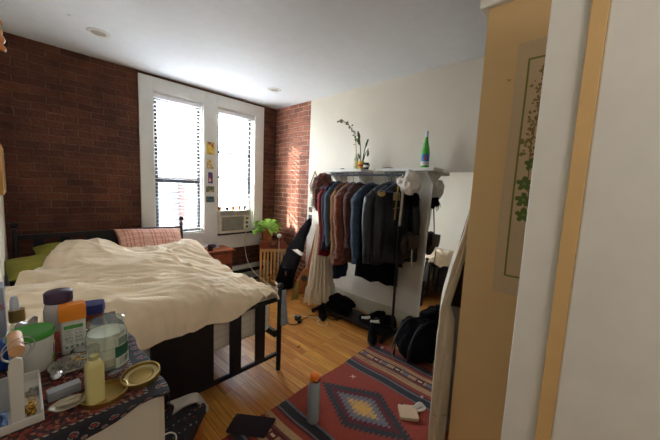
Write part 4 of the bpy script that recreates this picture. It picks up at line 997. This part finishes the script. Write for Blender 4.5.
# ================================================================ CLOSET CURTAIN, POSTER, DOOR
def lerp_tab(tab, z):
    if z <= tab[0][0]: return tab[0][1]
    for (a, p), (b_, q) in zip(tab, tab[1:]):
        if z <= b_: return p+(q-p)*(z-a)/(b_-a)
    return tab[-1][1]
cur = thing('closet_curtain', 'off white curtain billowing out of the closet opening', 'curtain', (1.42, .45, 0))
tabY = [(0, .517), (.25, .520), (.69, .521), (.82, .516), (.88, .507), (1.06, .479), (1.215, .442), (1.33, .426), (1.5, .420), (2.2, .418)]
tabW = [(0, .066), (.6, .062), (.78, .055), (.84, .022), (1.0, .030), (1.2, .030), (2.2, .035)]
def curt(u, v):
    z = .012+2.11*v; yo = lerp_tab(tabY, z); wd = lerp_tab(tabW, z)
    if u < .5:      # the fold that faces the room
        k = u/.5; return (1.455-.055*math.sin(PI*k*.5)+.008*math.sin(k*11+z*2), yo-wd*(1-k), z)
    k = (u-.5)/.5   # the cloth then runs back into the closet
    x = 1.40+.34*k; return (x, yo*x/1.40-.004-.012*k+.012*math.sin(k*20+z*1.2)*k, z)
MB().grid(curt, 60, 90).build('curtain_cloth', mat('off_white_curtain', (206, 196, 178), .85, noise_amt=.05, bump=.12, bscale=180), cur, smooth=True, solid=.003)
MB().tube([(1.452-.055*math.sin(PI*k/18), .520-.064*(1-k/9), .262+.004*math.sin(k)) for k in range(10)], .002, 6).build('hem_seam', mat('curtain_seam', (176, 158, 130), .85), cur, smooth=True)
tag(MB().cyl((1.43, .39, 2.13), (2.69, .39, 2.13), .011).build('curtain_rod', M_white, smooth=True, auto=40, org=(2.1, .39, 2.13)), 'white rod across the closet opening above the curtain', 'rod')
drop_cloth('dark_garment', 'dark brown garment hanging between the curtain and closet wall', 'garment', (1.55, .40, 1.50), (1.56, .45, .80), (.03, .07, 0), (.03, .25, .01), mat('dark_brown_cloth', (66, 48, 40), .9, bump=.2), n=20, amp=.010)
drop_cloth('pale_cloth', 'pale blue grey cloth below the dark garment behind the curtain', 'cloth', (1.60, .44, .95), (1.60, .44, .05), (.02, .20, 0), (.02, .20, 0), mat('pale_blue_cloth', (184, 188, 196), .85, bump=.1), n=20, amp=.004)

# botanical poster on the closet wall
PX = 1.346; PZ0, PZ1 = 1.003, 1.993; PYA, PYB = .288, -.16
leaves_p = [(.205, 1.333, .030), (.211, 1.392, .030), (.213, 1.455, .030), (.197, 1.53, .026), (.10, 1.36, .03), (.08, 1.46, .03), (.12, 1.25, .03)]
rp_ = random.Random(21)
dots = []
for _ in range(150):
    z_ = 1.56+rp_.random()*.34; dots.append((.205-(z_-1.6)*.06+rp_.gauss(0, .018)*(1.25-(z_-1.56)*2.4), z_, rp_.uniform(.003, .0065)))
def posterc(u, v):
    y = PYA+(PYB-PYA)*u; z = PZ0+(PZ1-PZ0)*v
    e = min(y+.12, .250-y); f = min(z-1.077, 1.93-z)
    if e > 0 and f > 0 and min(e, f) < .006: return (112, 118, 44)
    if e > 0 and f > 0:
        for ly, lz, s in leaves_p:
            a = math.atan2(z-lz, y-ly); d = math.hypot(y-ly, z-lz)
            if d < s*(.5+.5*abs(math.cos(2.5*(a-.3)))): return (84, 108, 40) if d > .006 else (120, 138, 70)
        for ly, lz, s in dots:
            if (y-ly)**2+(z-lz)**2 < s*s: return (128, 112, 50) if s > .0045 else (140, 96, 60)
        if abs(y-(.195+.012*math.sin(z*9))) < .002 and 1.25 < z < 1.88: return (110, 104, 56)
    return (204, 178, 138)
o = painted('botanical_poster', lambda u, v: (PX+.001*math.sin(v*9), PYA+(PYB-PYA)*u+.002*math.sin(v*5), PZ0+(PZ1-PZ0)*v), 130, 280, posterc, painted_mat('poster_paper', .6, mott=.08), org=(PX, .05, 1.5), thick=.001)
tag(o, 'cream botanical poster with a green border on the closet wall', 'poster')
tag(MB().tube([(1.349, .312, 1.868), (1.34, .306, 1.856), (1.337, .298, 1.862)], .002, 6).build('wall_hook', M_gold, smooth=True, org=(1.345, .305, 1.86)), 'small hook on the tan closet wall left of the poster', 'hook')

# open door standing close on the right
dr = thing('door_1', None, None, (.92, -.1, 0)); dr['kind'] = 'structure'
MB().box(.9, .94, -.70, .131, .008, 2.1).build('door_slab', M_white, dr, bevel=.003)
MB().box(.886, .9005, .024, .055, .77, 2.1).build('edge_strip', mat('bare_wood_strip', (214, 176, 118), .55, noise_amt=.05), dr, bevel=.002)
MB().box(.893, .9, -.70, .024, .765, 2.1).build('door_panel', M_white, dr, bevel=.004)
for z in (.3, 1.8): MB().cyl((.945, -.70, z-.05), (.945, -.70, z+.05), .008).build('hinge', M_chrome, dr)

# ================================================================ LEFT WALL PICTURE, HANGING CHIPS
r = thing('picture_frame', 'narrow wooden picture frame on the white left wall', 'picture frame', (-.085, 3.1, 1.42))
MB().box(-.0945, -.068, 2.85, 3.36, 1.27, 1.60).build('frame_wood', mat('gilded_wood', (190, 142, 62), .5), r, bevel=.004)
MB().box(-.069, -.066, 2.88, 3.33, 1.30, 1.57).build('print', mat('aged_print', (150, 120, 80), .7), r)
MB().tube([(-.08, 2.95, 1.60), (-.085, 3.1, 1.68), (-.08, 3.25, 1.60)], .002, 6).build('hanging_wire', M_dark, r)
r = thing('shell_garland', 'string of round orange shell discs hanging at the top left', 'garland', (-.005, 1.0, 2.0))
MB().cyl((-.016, 1.0, 1.69), (-.016, 1.0, 2.555), .001, n=6).build('string', M_cable_w, r)
M_shell = mat('orange_shell', (206, 132, 70), .3, noise_amt=.25, noise_scale=60)
for k, (dx, z, tl) in enumerate(((-.012, 1.83, .2), (-.008, 1.795, .2), (-.010, 1.765, -.1), (-.004, 1.735, .3), (-.003, 1.712, .9), (.0, 1.698, .9), (.0, 1.680, .5), (-.012, 1.87, .3), (-.008, 1.91, -.3), (-.012, 1.95, .2))):
    MB().lathe([(.002, -.0022), (.008, -.0015), (.0095, 0), (.008, .0015), (.002, .0022)], (dx-.011, .997+.004*(k % 2), z), 16, (math.sin(tl*2)*.8, -.6, math.cos(tl*2)*.5)).build('shell_disc', M_shell, r, smooth=True)

# ================================================================ DRESSER WITH SCARF AND CLUTTER
DZ = .85
dw = thing('white_dresser', 'white dresser in the near left corner under the patterned scarf', 'dresser', (.07, 1.08, 0))
MB().box(-.09, .226, .79, 1.38, .06, DZ-.004).build('carcass', mat('dresser_white', (196, 188, 172), .5, noise_amt=.03), dw, bevel=.004)
MB().box(-.085, .215, .80, 1.37, 0, .06).build('plinth', mat('dresser_white', (196, 188, 172), .5), dw)
for i in range(4):
    z0 = .08+i*.19
    d_ = MB().box(.226, .240, .80, 1.37, z0, z0+.18).build('drawer', mat('dresser_white', (196, 188, 172), .5), dw, bevel=.003)
    MB().blob((.252, 1.085, z0+.09), .014, 0, n=12).build('knob', M_chrome, d_, smooth=True)
rs = random.Random(31)
pais = [(rs.random(), rs.random(), rs.uniform(0, 6.28), rs.random()) for _ in range(70)]
def scarfc(u, v):
    x = -.09+.36*u; y = .735+.70*v
    ef = v*.70; er = (1-u)*.36; edge = min(ef, er)
    if edge < .066:
        s = y if er < ef else x
        k = (s/.036) % 1; e = (edge-.037)/.036; cx = .5
        kk = k-.5+.35*e*abs(e); dd = math.hypot(kk*1.25, e*1.0)
        if dd < .14: return (150, 40, 36)
        if dd < .25: return (34, 30, 38)
        if dd < .31: return (136, 128, 124)
        k2 = math.hypot(((s/.036+.5) % 1-.5)*1.2, (edge-.012)/.036)
        if k2 < .10: return (150, 60, 48)
        if k2 < .18: return (120, 114, 112)
        return (30, 28, 36)
    if edge < .074: return (150, 142, 126) if ((x+y)*140) % 2 < 1 else (34, 30, 36)
    n_ = noise.noise(Vector((x*75, y*75, 2))); n2_ = noise.noise(Vector((x*110, y*110, 9)))
    if n_ > .22: return (132, 52, 38)
    if n2_ > .25: return (150, 96, 70)
    if n2_ < -.12: return (34, 28, 34)
    return (84, 34, 30)
def scarf(u, v):
    x = -.09+.36*u; y = .735+.70*v; z = DZ+.003
    hf = .785; hr = .240
    if y < hf:
        dd = hf-y; y = hf-.005-.003*math.sin(x*60); z -= dd*(.40+.28*math.sin(x*21+.4))
    if x > hr: dd = x-hr; x = hr+.006+.004*math.sin(y*40); z -= dd
    z += .0015*noise.noise(Vector((u*20, v*20, 0)))
    return (x, y, z)
o = painted('paisley_scarf', scarf, 150, 260, scarfc, painted_mat('scarf_cotton', .9, .15, 400), org=(.05, 1.05, DZ), thick=.002)
tag(o, 'dark paisley scarf covering the top of the white dresser', 'scarf')
TZ = DZ+.0045
def lathething(name, label, cat, x, y, parts, z=TZ, group=None, n=28):
    r = thing(name, label, cat, (x, y, z), group)
    for pn, prof, m, *kw in parts: MB().lathe(prof, (x, y, z), n, cap=not (kw and kw[0])).build(pn, m, r, smooth=True, auto=50)
    return r
# mason jar
jx, jy = .150, .985
r = lathething('glass_jar', 'wide open glass jar of white coconut oil on the dresser', 'jar', jx, jy, [
    ('jar_glass', [(.040, 0), (.047, .006), (.0485, .02), (.0485, .105), (.046, .118), (.041, .126), (.041, .131), (.0435, .133), (.041, .137), (.0425, .142), (.041, .147), (.0415, .152), (.038, .153), (.038, .13), (.0445, .115), (.046, .02), (.03, .006)], M_jar),
    ('contents', [(.028, .0075), (.0455, .021), (.0455, .104), (.0430, .118), (.03, .114), (.001, .110)], mat('coconut_oil', (222, 222, 204), .5, noise_amt=.06))])
def jl(u, v):
    if .38 < v < .72: return (30, 92, 72)
    if v < .30 and (int(u*26) % 2) and .2 < u < .8 and v > .1: return (50, 60, 56)
    if v > .78 and (int(v*60) % 2) and .15 < u < .85: return (120, 140, 128)
    return (190, 200, 184)
painted('paper_label', lambda u, v: (jx+.0491*math.cos(R(-78+62*u)), jy+.0491*math.sin(R(-78+62*u)), TZ+.020+.085*v), 40, 30, jl, M_paint, r, smooth=True, thick=.0006)
MB().lathe([(.0493, .079), (.0493, .083)], (jx, jy, TZ), 28, cap=False).build('embossed_band', M_jar, r, smooth=True)
# gold lids
lidp = [(.038, .0), (.0455, .0005), (.0465, .003), (.0455, .012), (.0465, .0155), (.0425, .0155), (.0425, .004), (.030, .0035), (.028, .0065), (.001, .0065)]
r = lathething('gold_jar_lid', 'upturned gold jar lid at the dresser corner, right of the jar', 'lid', .205, .872, [('lid_rim', lidp, M_gold), ('sealing_ring', [(.0415, .0045), (.0405, .008), (.0315, .008), (.0305, .0045)], mat('cream_seal', (190, 172, 126), .7))])
r.rotation_euler = (R(5), R(-6), 0); r.location.z += .006
r = lathething('gold_jar_lid', 'upturned gold jar lid used as a dish under the small bottle', 'lid', .122, .862, [('lid_rim', [(.040, 0), (.0475, .0005), (.0485, .003), (.049, .013), (.0475, .0135), (.0455, .004), (.001, .003)], M_gold)])
# small bottle on that lid
def rrect(x, y, z, w, d, h, prof, name, m, parent, ang=0):
    mb = MB()
    def fn(u, v):
        a = 2*PI*u; k, zz = prof(v)
        ca, sa = math.cos(a), math.sin(a); q = Vector((math.copysign(abs(ca)**.45, ca)*w/2*k, math.copysign(abs(sa)**.45, sa)*d/2*k, zz*h)); q.rotate(Matrix.Rotation(ang, 3, 'Z'))
        return (x+q.x, y+q.y, z+q.z)
    mb.grid(fn, 40, 24, True); mb.f.append(tuple(reversed(range(40)))); mb.f.append(tuple(range(23*40, 24*40)))
    return mb.build(name, m, parent, smooth=True, auto=60)
r = thing('small_oil_bottle', 'small square bottle of pale yellow liquid on the gold lid', 'bottle', (.103, .855, TZ+.004))
rrect(.103, .852, TZ+.0045, .036, .03, .108, lambda v: (1 if v < .88 else 1-(v-.88)/.12*.42, v), 'bottle_body', mat('pale_yellow_liquid', (206, 196, 132), .25, noise_amt=.04, coat=.4), r, .12)
MB().lathe([(.0105, .108), (.0105, .128), (.0125, .129), (.0125, .142), (.0115, .143)], (.103, .852, TZ+.0045), 20).build('neck', M_jar, r, smooth=True, auto=40)
MB().lathe([(.0095, .108), (.0095, .118)], (.103, .852, TZ+.0045), 20).build('liquid_neck', mat('pale_yellow_liquid', (206, 196, 132), .25), r)
# purple lid jar
r = lathething('salt_jar', 'clear jar of pink salt with a dark purple lid', 'jar', .068, 1.215, [
    ('jar_body', [(.034, 0), (.037, .005), (.037, .13), (.033, .15), (.028, .156)], mat('clear_plastic_jar', (176, 168, 166), .2, coat=.3)),
    ('lid', [(.0335, .156), (.0345, .158), (.0345, .186), (.031, .190)], mat('dark_purple_plastic', (62, 40, 64), .45)),
    ('salt_fill', [(.0373, .004), (.0373, .072)], mat('pink_salt', (160, 76, 62), .8, noise_amt=.5, noise_scale=150), True)])
# sunscreen
r = thing('sunscreen_tub', 'white bottle with orange cap and green label in front', 'bottle', (.095, 1.175, TZ))
rrect(.095, 1.172, TZ, .062, .034, .105, lambda v: (1-.05*(1-v)**3, v), 'bottle_body', mat('white_plastic', (206, 204, 192), .45), r, -.08)
rrect(.095, 1.172, TZ+.105, .066, .037, .050, lambda v: (1 if v < .8 else 1-(v-.8)*.5, v), 'cap', mat('orange_cap_plastic', (236, 138, 30), .45), r, -.08)
def sl(u, v):
    if .80 < v < .93 and .08 < u < .9: return (82, 150, 66)
    if .25 < v < .75 and (int(v*34) % 2) and (.1 < u < .46 or .52 < u < .9) and noise.noise(Vector((u*60, int(v*34), 0))) > -.2: return (140, 148, 140)
    if .08 < v < .18 and (int(u*9) % 2): return (110, 140, 100)
    return (206, 206, 196)
painted('printed_label', lambda u, v: (.068+.054*u, 1.1535-.0022*u*0-.0043*(u-.5)-.0002, TZ+.01+.088*v), 40, 44, sl, M_paint, r, thick=.0005)
# blue box
r = thing('blue_lid_tub', 'brown tub with a dark blue lid behind the orange cap bottle', 'tub', (.153, 1.25, TZ))
rrect(.152, 1.255, TZ, .066, .06, .085, lambda v: (.92+.08*v, v), 'tub_body', mat('brown_print_plastic', (110, 56, 34), .5), r, -.3)
rrect(.152, 1.255, TZ+.085, .072, .066, .030, lambda v: (1 if v < .5 else 1-(v-.5)*.12, v), 'lid', mat('navy_blue_plastic', (34, 44, 110), .4), r, -.3)
MB().lathe([(.016, 0), (.015, .002)], (.162, 1.2225, TZ+.055), 20, (.3, -1, 0)).build('oval_badge', mat('blue_badge', (40, 60, 130), .5), r)
# green tub
tx, ty = .003, 1.13
r = lathething('white_tub', 'white tub with a bright green lid on the dresser', 'tub', tx, ty, [
    ('tub_body', [(.040, 0), (.043, .003), (.0465, .092), (.0465, .098)], mat('white_tub_plastic', (216, 214, 204), .4)),
    ('lid', [(.0485, .096), (.0495, .098), (.0495, .112), (.047, .115), (.045, .113), (.001, .113)], mat('green_plastic', (74, 158, 60), .45))])
def tl(u, v):
    if (u-.5)**2*3+(v-.6)**2 < .10: return (32, 74, 130)
    if v < .32 and u > .2: return (120, 170, 60)
    return (216, 214, 204)
painted('printed_badge', lambda u, v: (tx+(.0442+.003*v)*math.cos(R(-38+34*u)), ty+(.0442+.003*v)*math.sin(R(-38+34*u)), TZ+.022+.05*v), 24, 24, tl, M_paint, r, smooth=True, thick=.0006)
# dish of jewellery
r = thing('jewellery_dish', 'round dish heaped with silver chains on the dresser', 'dish', (.078, 1.075, TZ))
MB().lathe([(.03, 0), (.042, .004), (.050, .011), (.048, .012), (.03, .006), (.001, .005)], (.078, 1.07, TZ), 32).build('plate', mat('grey_ceramic', (166, 160, 148), .4), r, smooth=True, auto=40)
M_silv = mat('tarnished_silver', (176, 172, 162), .4, metal=.8)
rn = random.Random(77)
def jewels(name, label, cx, cy, rad, z0, n, m, grp=None, zs=.018):
    q = thing(name, label, 'jewellery', (cx, cy, z0), grp); mb = MB()
    for i in range(n):
        a = rn.random()*6.28; k = rad*math.sqrt(rn.random()); x = cx+k*math.cos(a); y = cy+k*math.sin(a)*1.1; z = z0+.003+zs*(1-k/rad)*rn.random()
        rr = rn.uniform(.004, .009); ax = Vector((rn.gauss(0, 1), rn.gauss(0, 1), rn.gauss(0, 1))).normalized(); o1 = ax.orthogonal().normalized(); o2 = ax.cross(o1)
        mb.tube([tuple(Vector((x, y, z))+(o1*math.cos(t*PI/3)+o2*math.sin(t*PI/3))*rr) for t in range(7)], .0013, 4, smooth=1)
    mb.build('chain_links', m, q, smooth=True); q.children[0]['kind'] = 'stuff'
    return q
jewels('silver_chain_heap', 'tangle of dull silver chains lying in the round dish', .078, 1.07, .04, TZ+.006, 190, M_silv, zs=.03)
q = tag(MB().tube([(.098+.017*math.cos(t*PI/6), 1.045+.017*math.sin(t*PI/6), TZ+.032+.003*math.sin(t)) for t in range(13)], .0022, 8).build('gold_ring', mat('bright_gold', (214, 168, 84), .25, metal=1), smooth=True, org=(.098, 1.045, TZ+.028)), 'gold hoop earring on top of the silver chains', 'earring')
tag(MB().blob((.045, 1.03, TZ+.012), (.014, .03, .010), .1, n=18).build('polished_stone', M_chrome, smooth=True, org=(.045, 1.03, TZ+.004)), 'polished pale stone at the left of the chain dish', 'stone')
r = thing('small_black_compact', 'round black compact with a pale top behind the chains', 'compact', (.105, 1.12, TZ))
MB().lathe([(.027, 0), (.03, .003), (.03, .012), (.026, .015)], (.112, 1.135, TZ), 28).build('case', M_dark, r, smooth=True, auto=40)
MB().lathe([(.022, .015), (.021, .017)], (.112, 1.135, TZ), 28).build('pale_disc', mat('pale_compact_top', (170, 166, 160), .4), r)
# silver box
r = thing('silver_box', 'small silver grey box between the tray and gold lid', 'box', (.055, .935, TZ))
M_sbox = mat('silver_card', (160, 162, 166), .35, metal=.3)
MB().box(.022, .084, .925, .950, TZ, TZ+.017, rz=.10).build('box_body', M_sbox, r, bevel=.001)
MB().box(.0215, .0845, .9245, .9505, TZ+.0175, TZ+.0225, rz=.10).build('box_lid', M_sbox, r, bevel=.001)
# shell dish
r = thing('shell_dish', 'flat oval shell dish holding pale pieces at the scarf edge', 'dish', (.055, .878, TZ))
mb = MB(); mb.grid(lambda u, v: (.056+(.034*v)*math.cos(2*PI*u)*(1+.06*math.sin(u*30)), .880+(.026*v)*math.sin(2*PI*u), TZ+.001+.008*v*v), 40, 10, True)
mb.build('dish_body', mat('pearl_shell', (176, 164, 142), .3), r, smooth=True, solid=.0016)
for k, (dx, dy) in enumerate(((-.012, .004), (.010, -.004), (.002, .010), (-.002, -.010))):
    tag(MB().blob((.056+dx, .880+dy, TZ+.009+.002*k), (.012, .007, .0022), .2, n=16, seed=k).build('shell_piece', mat('pale_shell_piece', (190, 178, 154), .4), smooth=True, org=(.056+dx, .88+dy, TZ+.008)), ('left', 'right', 'back', 'front')[k]+' pale shell piece in the flat oval dish', 'shell', 'pale pieces in the oval dish')
# white jewellery organiser
og = thing('jewellery_stand', 'white wooden jewellery stand with tray and peg at the left', 'jewellery stand', (-.03, .93, TZ))
M_og = mat('organiser_white', (206, 202, 190), .5, noise_amt=.03)
MB().box(-.088, .014, .862, .868, TZ, TZ+.018).build('tray_front', M_og, og, bevel=.001)
MB().box(.009, .014, .868, 1.06, TZ, TZ+.024).build('tray_side', M_og, og, bevel=.001)
MB().box(-.088, .009, .868, 1.06, TZ, TZ+.004).build('tray_floor', M_og, og)
MB().box(-.088, .014, 1.06, 1.066, TZ, TZ+.024).build('tray_back', M_og, og)
MB().prism([(-.036, .869, TZ+.004), (-.016, .869, TZ+.004), (-.012, .869, TZ+.145), (-.014, .869, TZ+.155), (-.022, .869, TZ+.16), (-.03, .869, TZ+.155), (-.034, .869, TZ+.145)], (0, .008, 0)).build('upright', M_og, og, bevel=.001)
MB().box(-.036, -.016, .877, .884, TZ+.004, TZ+.13).build('rear_brace', M_og, og)
MB().cyl((-.020, .873, TZ+.173), (-.024, .955, TZ+.177), .0125, n=24).build('wooden_peg', mat('beech_peg', (196, 146, 100), .5), og, smooth=True, auto=40)
for k, (y, r_, t) in enumerate(((.885, .022, .2), (.90, .026, -.3))):
    tag(MB().tube([(-.021+r_*math.cos(a*PI/6)+.003*k, y+.012*math.cos(a*PI/6+t), TZ+.166+r_*.9*math.sin(a*PI/6)) for a in range(13)], .0011, 6).build('wire_bangle', M_silv, smooth=True, org=(-.021, y, TZ+.16)), ('thin silver bangle on the wooden peg, nearer one', 'thin silver bangle on the wooden peg, farther one')[k], 'bangle', 'bangles on the wooden peg')
jewels('tray_jewellery', 'gold and silver trinkets heaped in the white tray', -.0, .98, .0085, TZ+.006, 60, M_silv, zs=.014)
jewels('gold_trinkets', 'small gold chains beside the upright of the white stand', -.006, .90, .006, TZ+.006, 24, mat('bright_gold', (214, 168, 84), .25, metal=1), zs=.05)
tag(MB().grid(lambda u, v: (-.086+.045*u, .875+.16*v, TZ+.010+.018*abs(noise.noise(Vector((u*4, v*6, 1))))+.012*(1-u)), 20, 30).build('foil_packet', mat('crumpled_foil', (96, 120, 160), .25, metal=.7, noise_amt=.6, noise_scale=30), solid=.001, org=(-.06, .95, TZ+.006)), 'crumpled blue silver foil packet in the white tray', 'packet')
tag(MB().box(-.088, -.036, .90, .905, TZ+.03, TZ+.105, rz=.2).build('grey_card', mat('grey_card', (150, 152, 154), .5), org=(-.06, .9, TZ+.03)), 'grey card standing in the tray left of the upright', 'card')
# bag, perfume, boxes at the back left
tag(MB().grid(lambda u, v: (-.035+.05*u+.006*v, 1.245+.02*math.sin(v*5+u*4), TZ+.002+.10*v+.006*math.sin(u*9)), 16, 16).build('plastic_bag', mat('clear_plastic_film', (190, 182, 180), .25, trans=.3), smooth=True, solid=.0008, org=(-.01, 1.245, TZ)), 'small clear plastic bag propped behind the green lid', 'bag')
r = thing('perfume_bottle', 'small bottle with gold collar and clear cap at the left', 'bottle', (-.03, 1.30, TZ))
MB().lathe([(.016, 0), (.017, .004), (.017, .085), (.013, .09)], (-.024, 1.30, TZ), 24).build('bottle_body', M_jar, r, smooth=True, auto=50)
MB().lathe([(.0185, .09), (.0185, .128)], (-.024, 1.30, TZ), 24).build('gold_collar', M_gold, r, smooth=True, auto=50)
MB().lathe([(.010, .128), (.011, .132), (.010, .158), (.006, .172)], (-.028, 1.30, TZ), 20).build('cap', mat('frosted_cap', (210, 212, 214), .3), r, smooth=True, auto=50)
r = thing('grey_carton', 'grey carton with small red lettering at the far left edge', 'box', (-.07, 1.30, TZ))
MB().box(-.089, -.047, 1.26, 1.33, TZ, TZ+.215).build('carton_body', mat('pale_grey_card', (150, 156, 168), .6), r, bevel=.001)
text('lettering', 'ES', mat('red_ink', (186, 50, 46), .6), (-.058, 1.2592, TZ+.155), .022, Matrix.Rotation(R(90), 3, 'X'), r)
tag(MB().blob((-.055, 1.17, TZ+.045), (.022, .03, .045), .2, n=20, seed=6).build('blue_packet', mat('blue_foil_pack', (30, 74, 160), .35), smooth=True, org=(-.055, 1.17, TZ)), 'bright blue packet at the far left of the dresser', 'packet')
tag(MB().box(.012, .07, 1.29, 1.33, TZ, TZ+.055, rz=-.2).build('black_box', M_dark, bevel=.003, org=(.04, 1.31, TZ)), 'low black case behind the white tub and purple lid', 'case')

# ================================================================ STOOL WITH DARK CLOTH BESIDE THE DRESSER
st_ = thing('wooden_stool', 'low wooden stool under the dark patterned cloth by the dresser', 'stool', (.425, 1.30, 0))
SC = (.425, 1.30); ang = R(46.8)
def rot2(x, y): return (SC[0]+x*math.cos(ang)-y*math.sin(ang), SC[1]+x*math.sin(ang)+y*math.cos(ang))
def rbox(x0, x1, y0, y1, z0, z1):
    pts = [rot2(x0, y0), rot2(x1, y0), rot2(x1, y1), rot2(x0, y1)]
    return MB().prism([(a, b_, z0) for a, b_ in pts], (0, 0, z1-z0))
M_orw = mat('orange_wood', (176, 104, 48), .5)
rbox(-.15, .15, -.08, .08, .26, .29).build('seat', M_orw, st_, bevel=.004)
for sx in (-1, 1):
    for sy in (-1, 1): rbox(sx*.13-.015, sx*.13+.015, sy*.062-.015, sy*.062+.015, 0, .26).build('leg', M_orw, st_, bevel=.002)
def dc(u, v):
    k = noise.noise(Vector((u*26, v*26, 3)))
    if (int(u*16)+int(v*14)) % 5 == 0 and .3 < (u*16) % 1 < .75 and .3 < (v*14) % 1 < .7: return (120, 120, 122)
    return (120, 30, 34) if k > .48 else (26, 25, 31)
def dfn(u, v):
    x = -.18+.36*u; y = -.11+.22*v; z = .294; 
    if abs(x) > .152: z -= (abs(x)-.152)*2
    if abs(y) > .082: z -= (abs(y)-.082)*2
    a, b_ = rot2(max(-.157, min(.157, x)), max(-.087, min(.087, y))); return (a, b_, z+.004*noise.noise(Vector((u*8, v*8, 0))))
tag(painted('patterned_cloth', dfn, 60, 50, dc, painted_mat('dark_print_cotton', .9, .2, 300), org=(.425, 1.30, .294), thick=.003), 'black cloth with small grey print on the low stool', 'cloth')
tag(MB().grid(lambda u, v: (.45+.15*u+.02*math.sin(v*3), 1.38+.09*v-.03*u, .300+.028*math.sin(PI*u)*math.sin(PI*min(1, v*.8+.2))-.22*max(0, u-.7)), 24, 18).build('grey_sock_cloth', mat('pale_grey_knit', (176, 168, 160), .9, bump=.3), smooth=True, solid=.012, org=(.53, 1.38, .3)), 'crumpled pale grey cloth on the far stool corner', 'cloth')
tag(MB().tube([(.30, 1.20, .302), (.35, 1.27, .304), (.40, 1.28, .304), (.42, 1.24, .303), (.39, 1.19, .303), (.34, 1.17, .302)], .003, 8).build('white_charging_cable', M_cable_w, smooth=True, org=(.36, 1.22, .3)), 'white cable loop lying on the dark cloth of the stool', 'cable')

# ================================================================ LIGHT
w = bpy.data.worlds.new('sky'); bpy.context.scene.world = w; w.use_nodes = True
bg = w.node_tree.nodes['Background']; bg.inputs['Strength'].default_value = 7
nt_ = w.node_tree; tc_ = nt_.nodes.new('ShaderNodeTexCoord'); sx_ = nt_.nodes.new('ShaderNodeSeparateXYZ'); rm_ = nt_.nodes.new('ShaderNodeValToRGB'); ma_ = nt_.nodes.new('ShaderNodeMath'); ma_.operation = 'MULTIPLY_ADD'; ma_.inputs[1].default_value = .5; ma_.inputs[2].default_value = .5
nt_.links.new(tc_.outputs['Generated'], sx_.inputs[0]); nt_.links.new(sx_.outputs['Z'], ma_.inputs[0]); nt_.links.new(ma_.outputs[0], rm_.inputs['Fac']); nt_.links.new(rm_.outputs['Color'], bg.inputs['Color'])
rm_.color_ramp.elements[0].position = .45; rm_.color_ramp.elements[0].color = (.72, .74, .74, 1)
rm_.color_ramp.elements[1].position = .62; rm_.color_ramp.elements[1].color = (1.6, 1.78, 1.98, 1)
sd = bpy.data.lights.new('sun', 'SUN'); sd.energy = 9; sd.angle = R(.1); sd.color = (1, .93, .84)
so = bpy.data.objects.new('sun', sd); C.objects.link(so)
so.rotation_euler = Vector((1, -.77, -.51)).to_track_quat('-Z', 'Y').to_euler(); so.location = (-5, 8, 5)
for h in (H1, H2):
    ld = bpy.data.lights.new('window_daylight', 'AREA'); ld.shape = 'RECTANGLE'; ld.size = h[1]-h[0]; ld.size_y = h[3]-h[2]; ld.cycles.is_portal = True
    lo = bpy.data.objects.new('window_daylight', ld); C.objects.link(lo); lo.location = ((h[0]+h[1])/2, 3.92, (h[2]+h[3])/2); lo.rotation_euler = (R(-90), 0, 0)
hl = bpy.data.lights.new('near_side_fill', 'POINT'); hl.energy = 2.8; hl.color = (1, .95, .92); hl.shadow_soft_size = .15  # unseen fill light added behind the camera to lift the door and near side
ho = bpy.data.objects.new('near_side_fill', hl); C.objects.link(ho); ho.location = (.1, -.8, 2.2)

# ================================================================ CAMERA
cam = bpy.data.cameras.new('camera'); co = bpy.data.objects.new('camera', cam); C.objects.link(co); bpy.context.scene.camera = co
cam.sensor_width = 36; cam.lens = 287.08/660*36; cam.clip_start = .02
y_, p_, r_ = R(-47.341), R(-6.083), R(2.512)
co.matrix_world = Matrix.Translation((0, 0, 1.40)) @ (Matrix.Rotation(y_, 4, 'Z') @ Matrix.Rotation(PI/2+p_, 4, 'X') @ Matrix.Rotation(r_, 4, 'Z'))
vs = bpy.context.scene.view_settings
vs.view_transform = 'Standard'; vs.look = 'None'; vs.gamma = 1; vs.use_curve_mapping = False; vs.exposure = 1.75
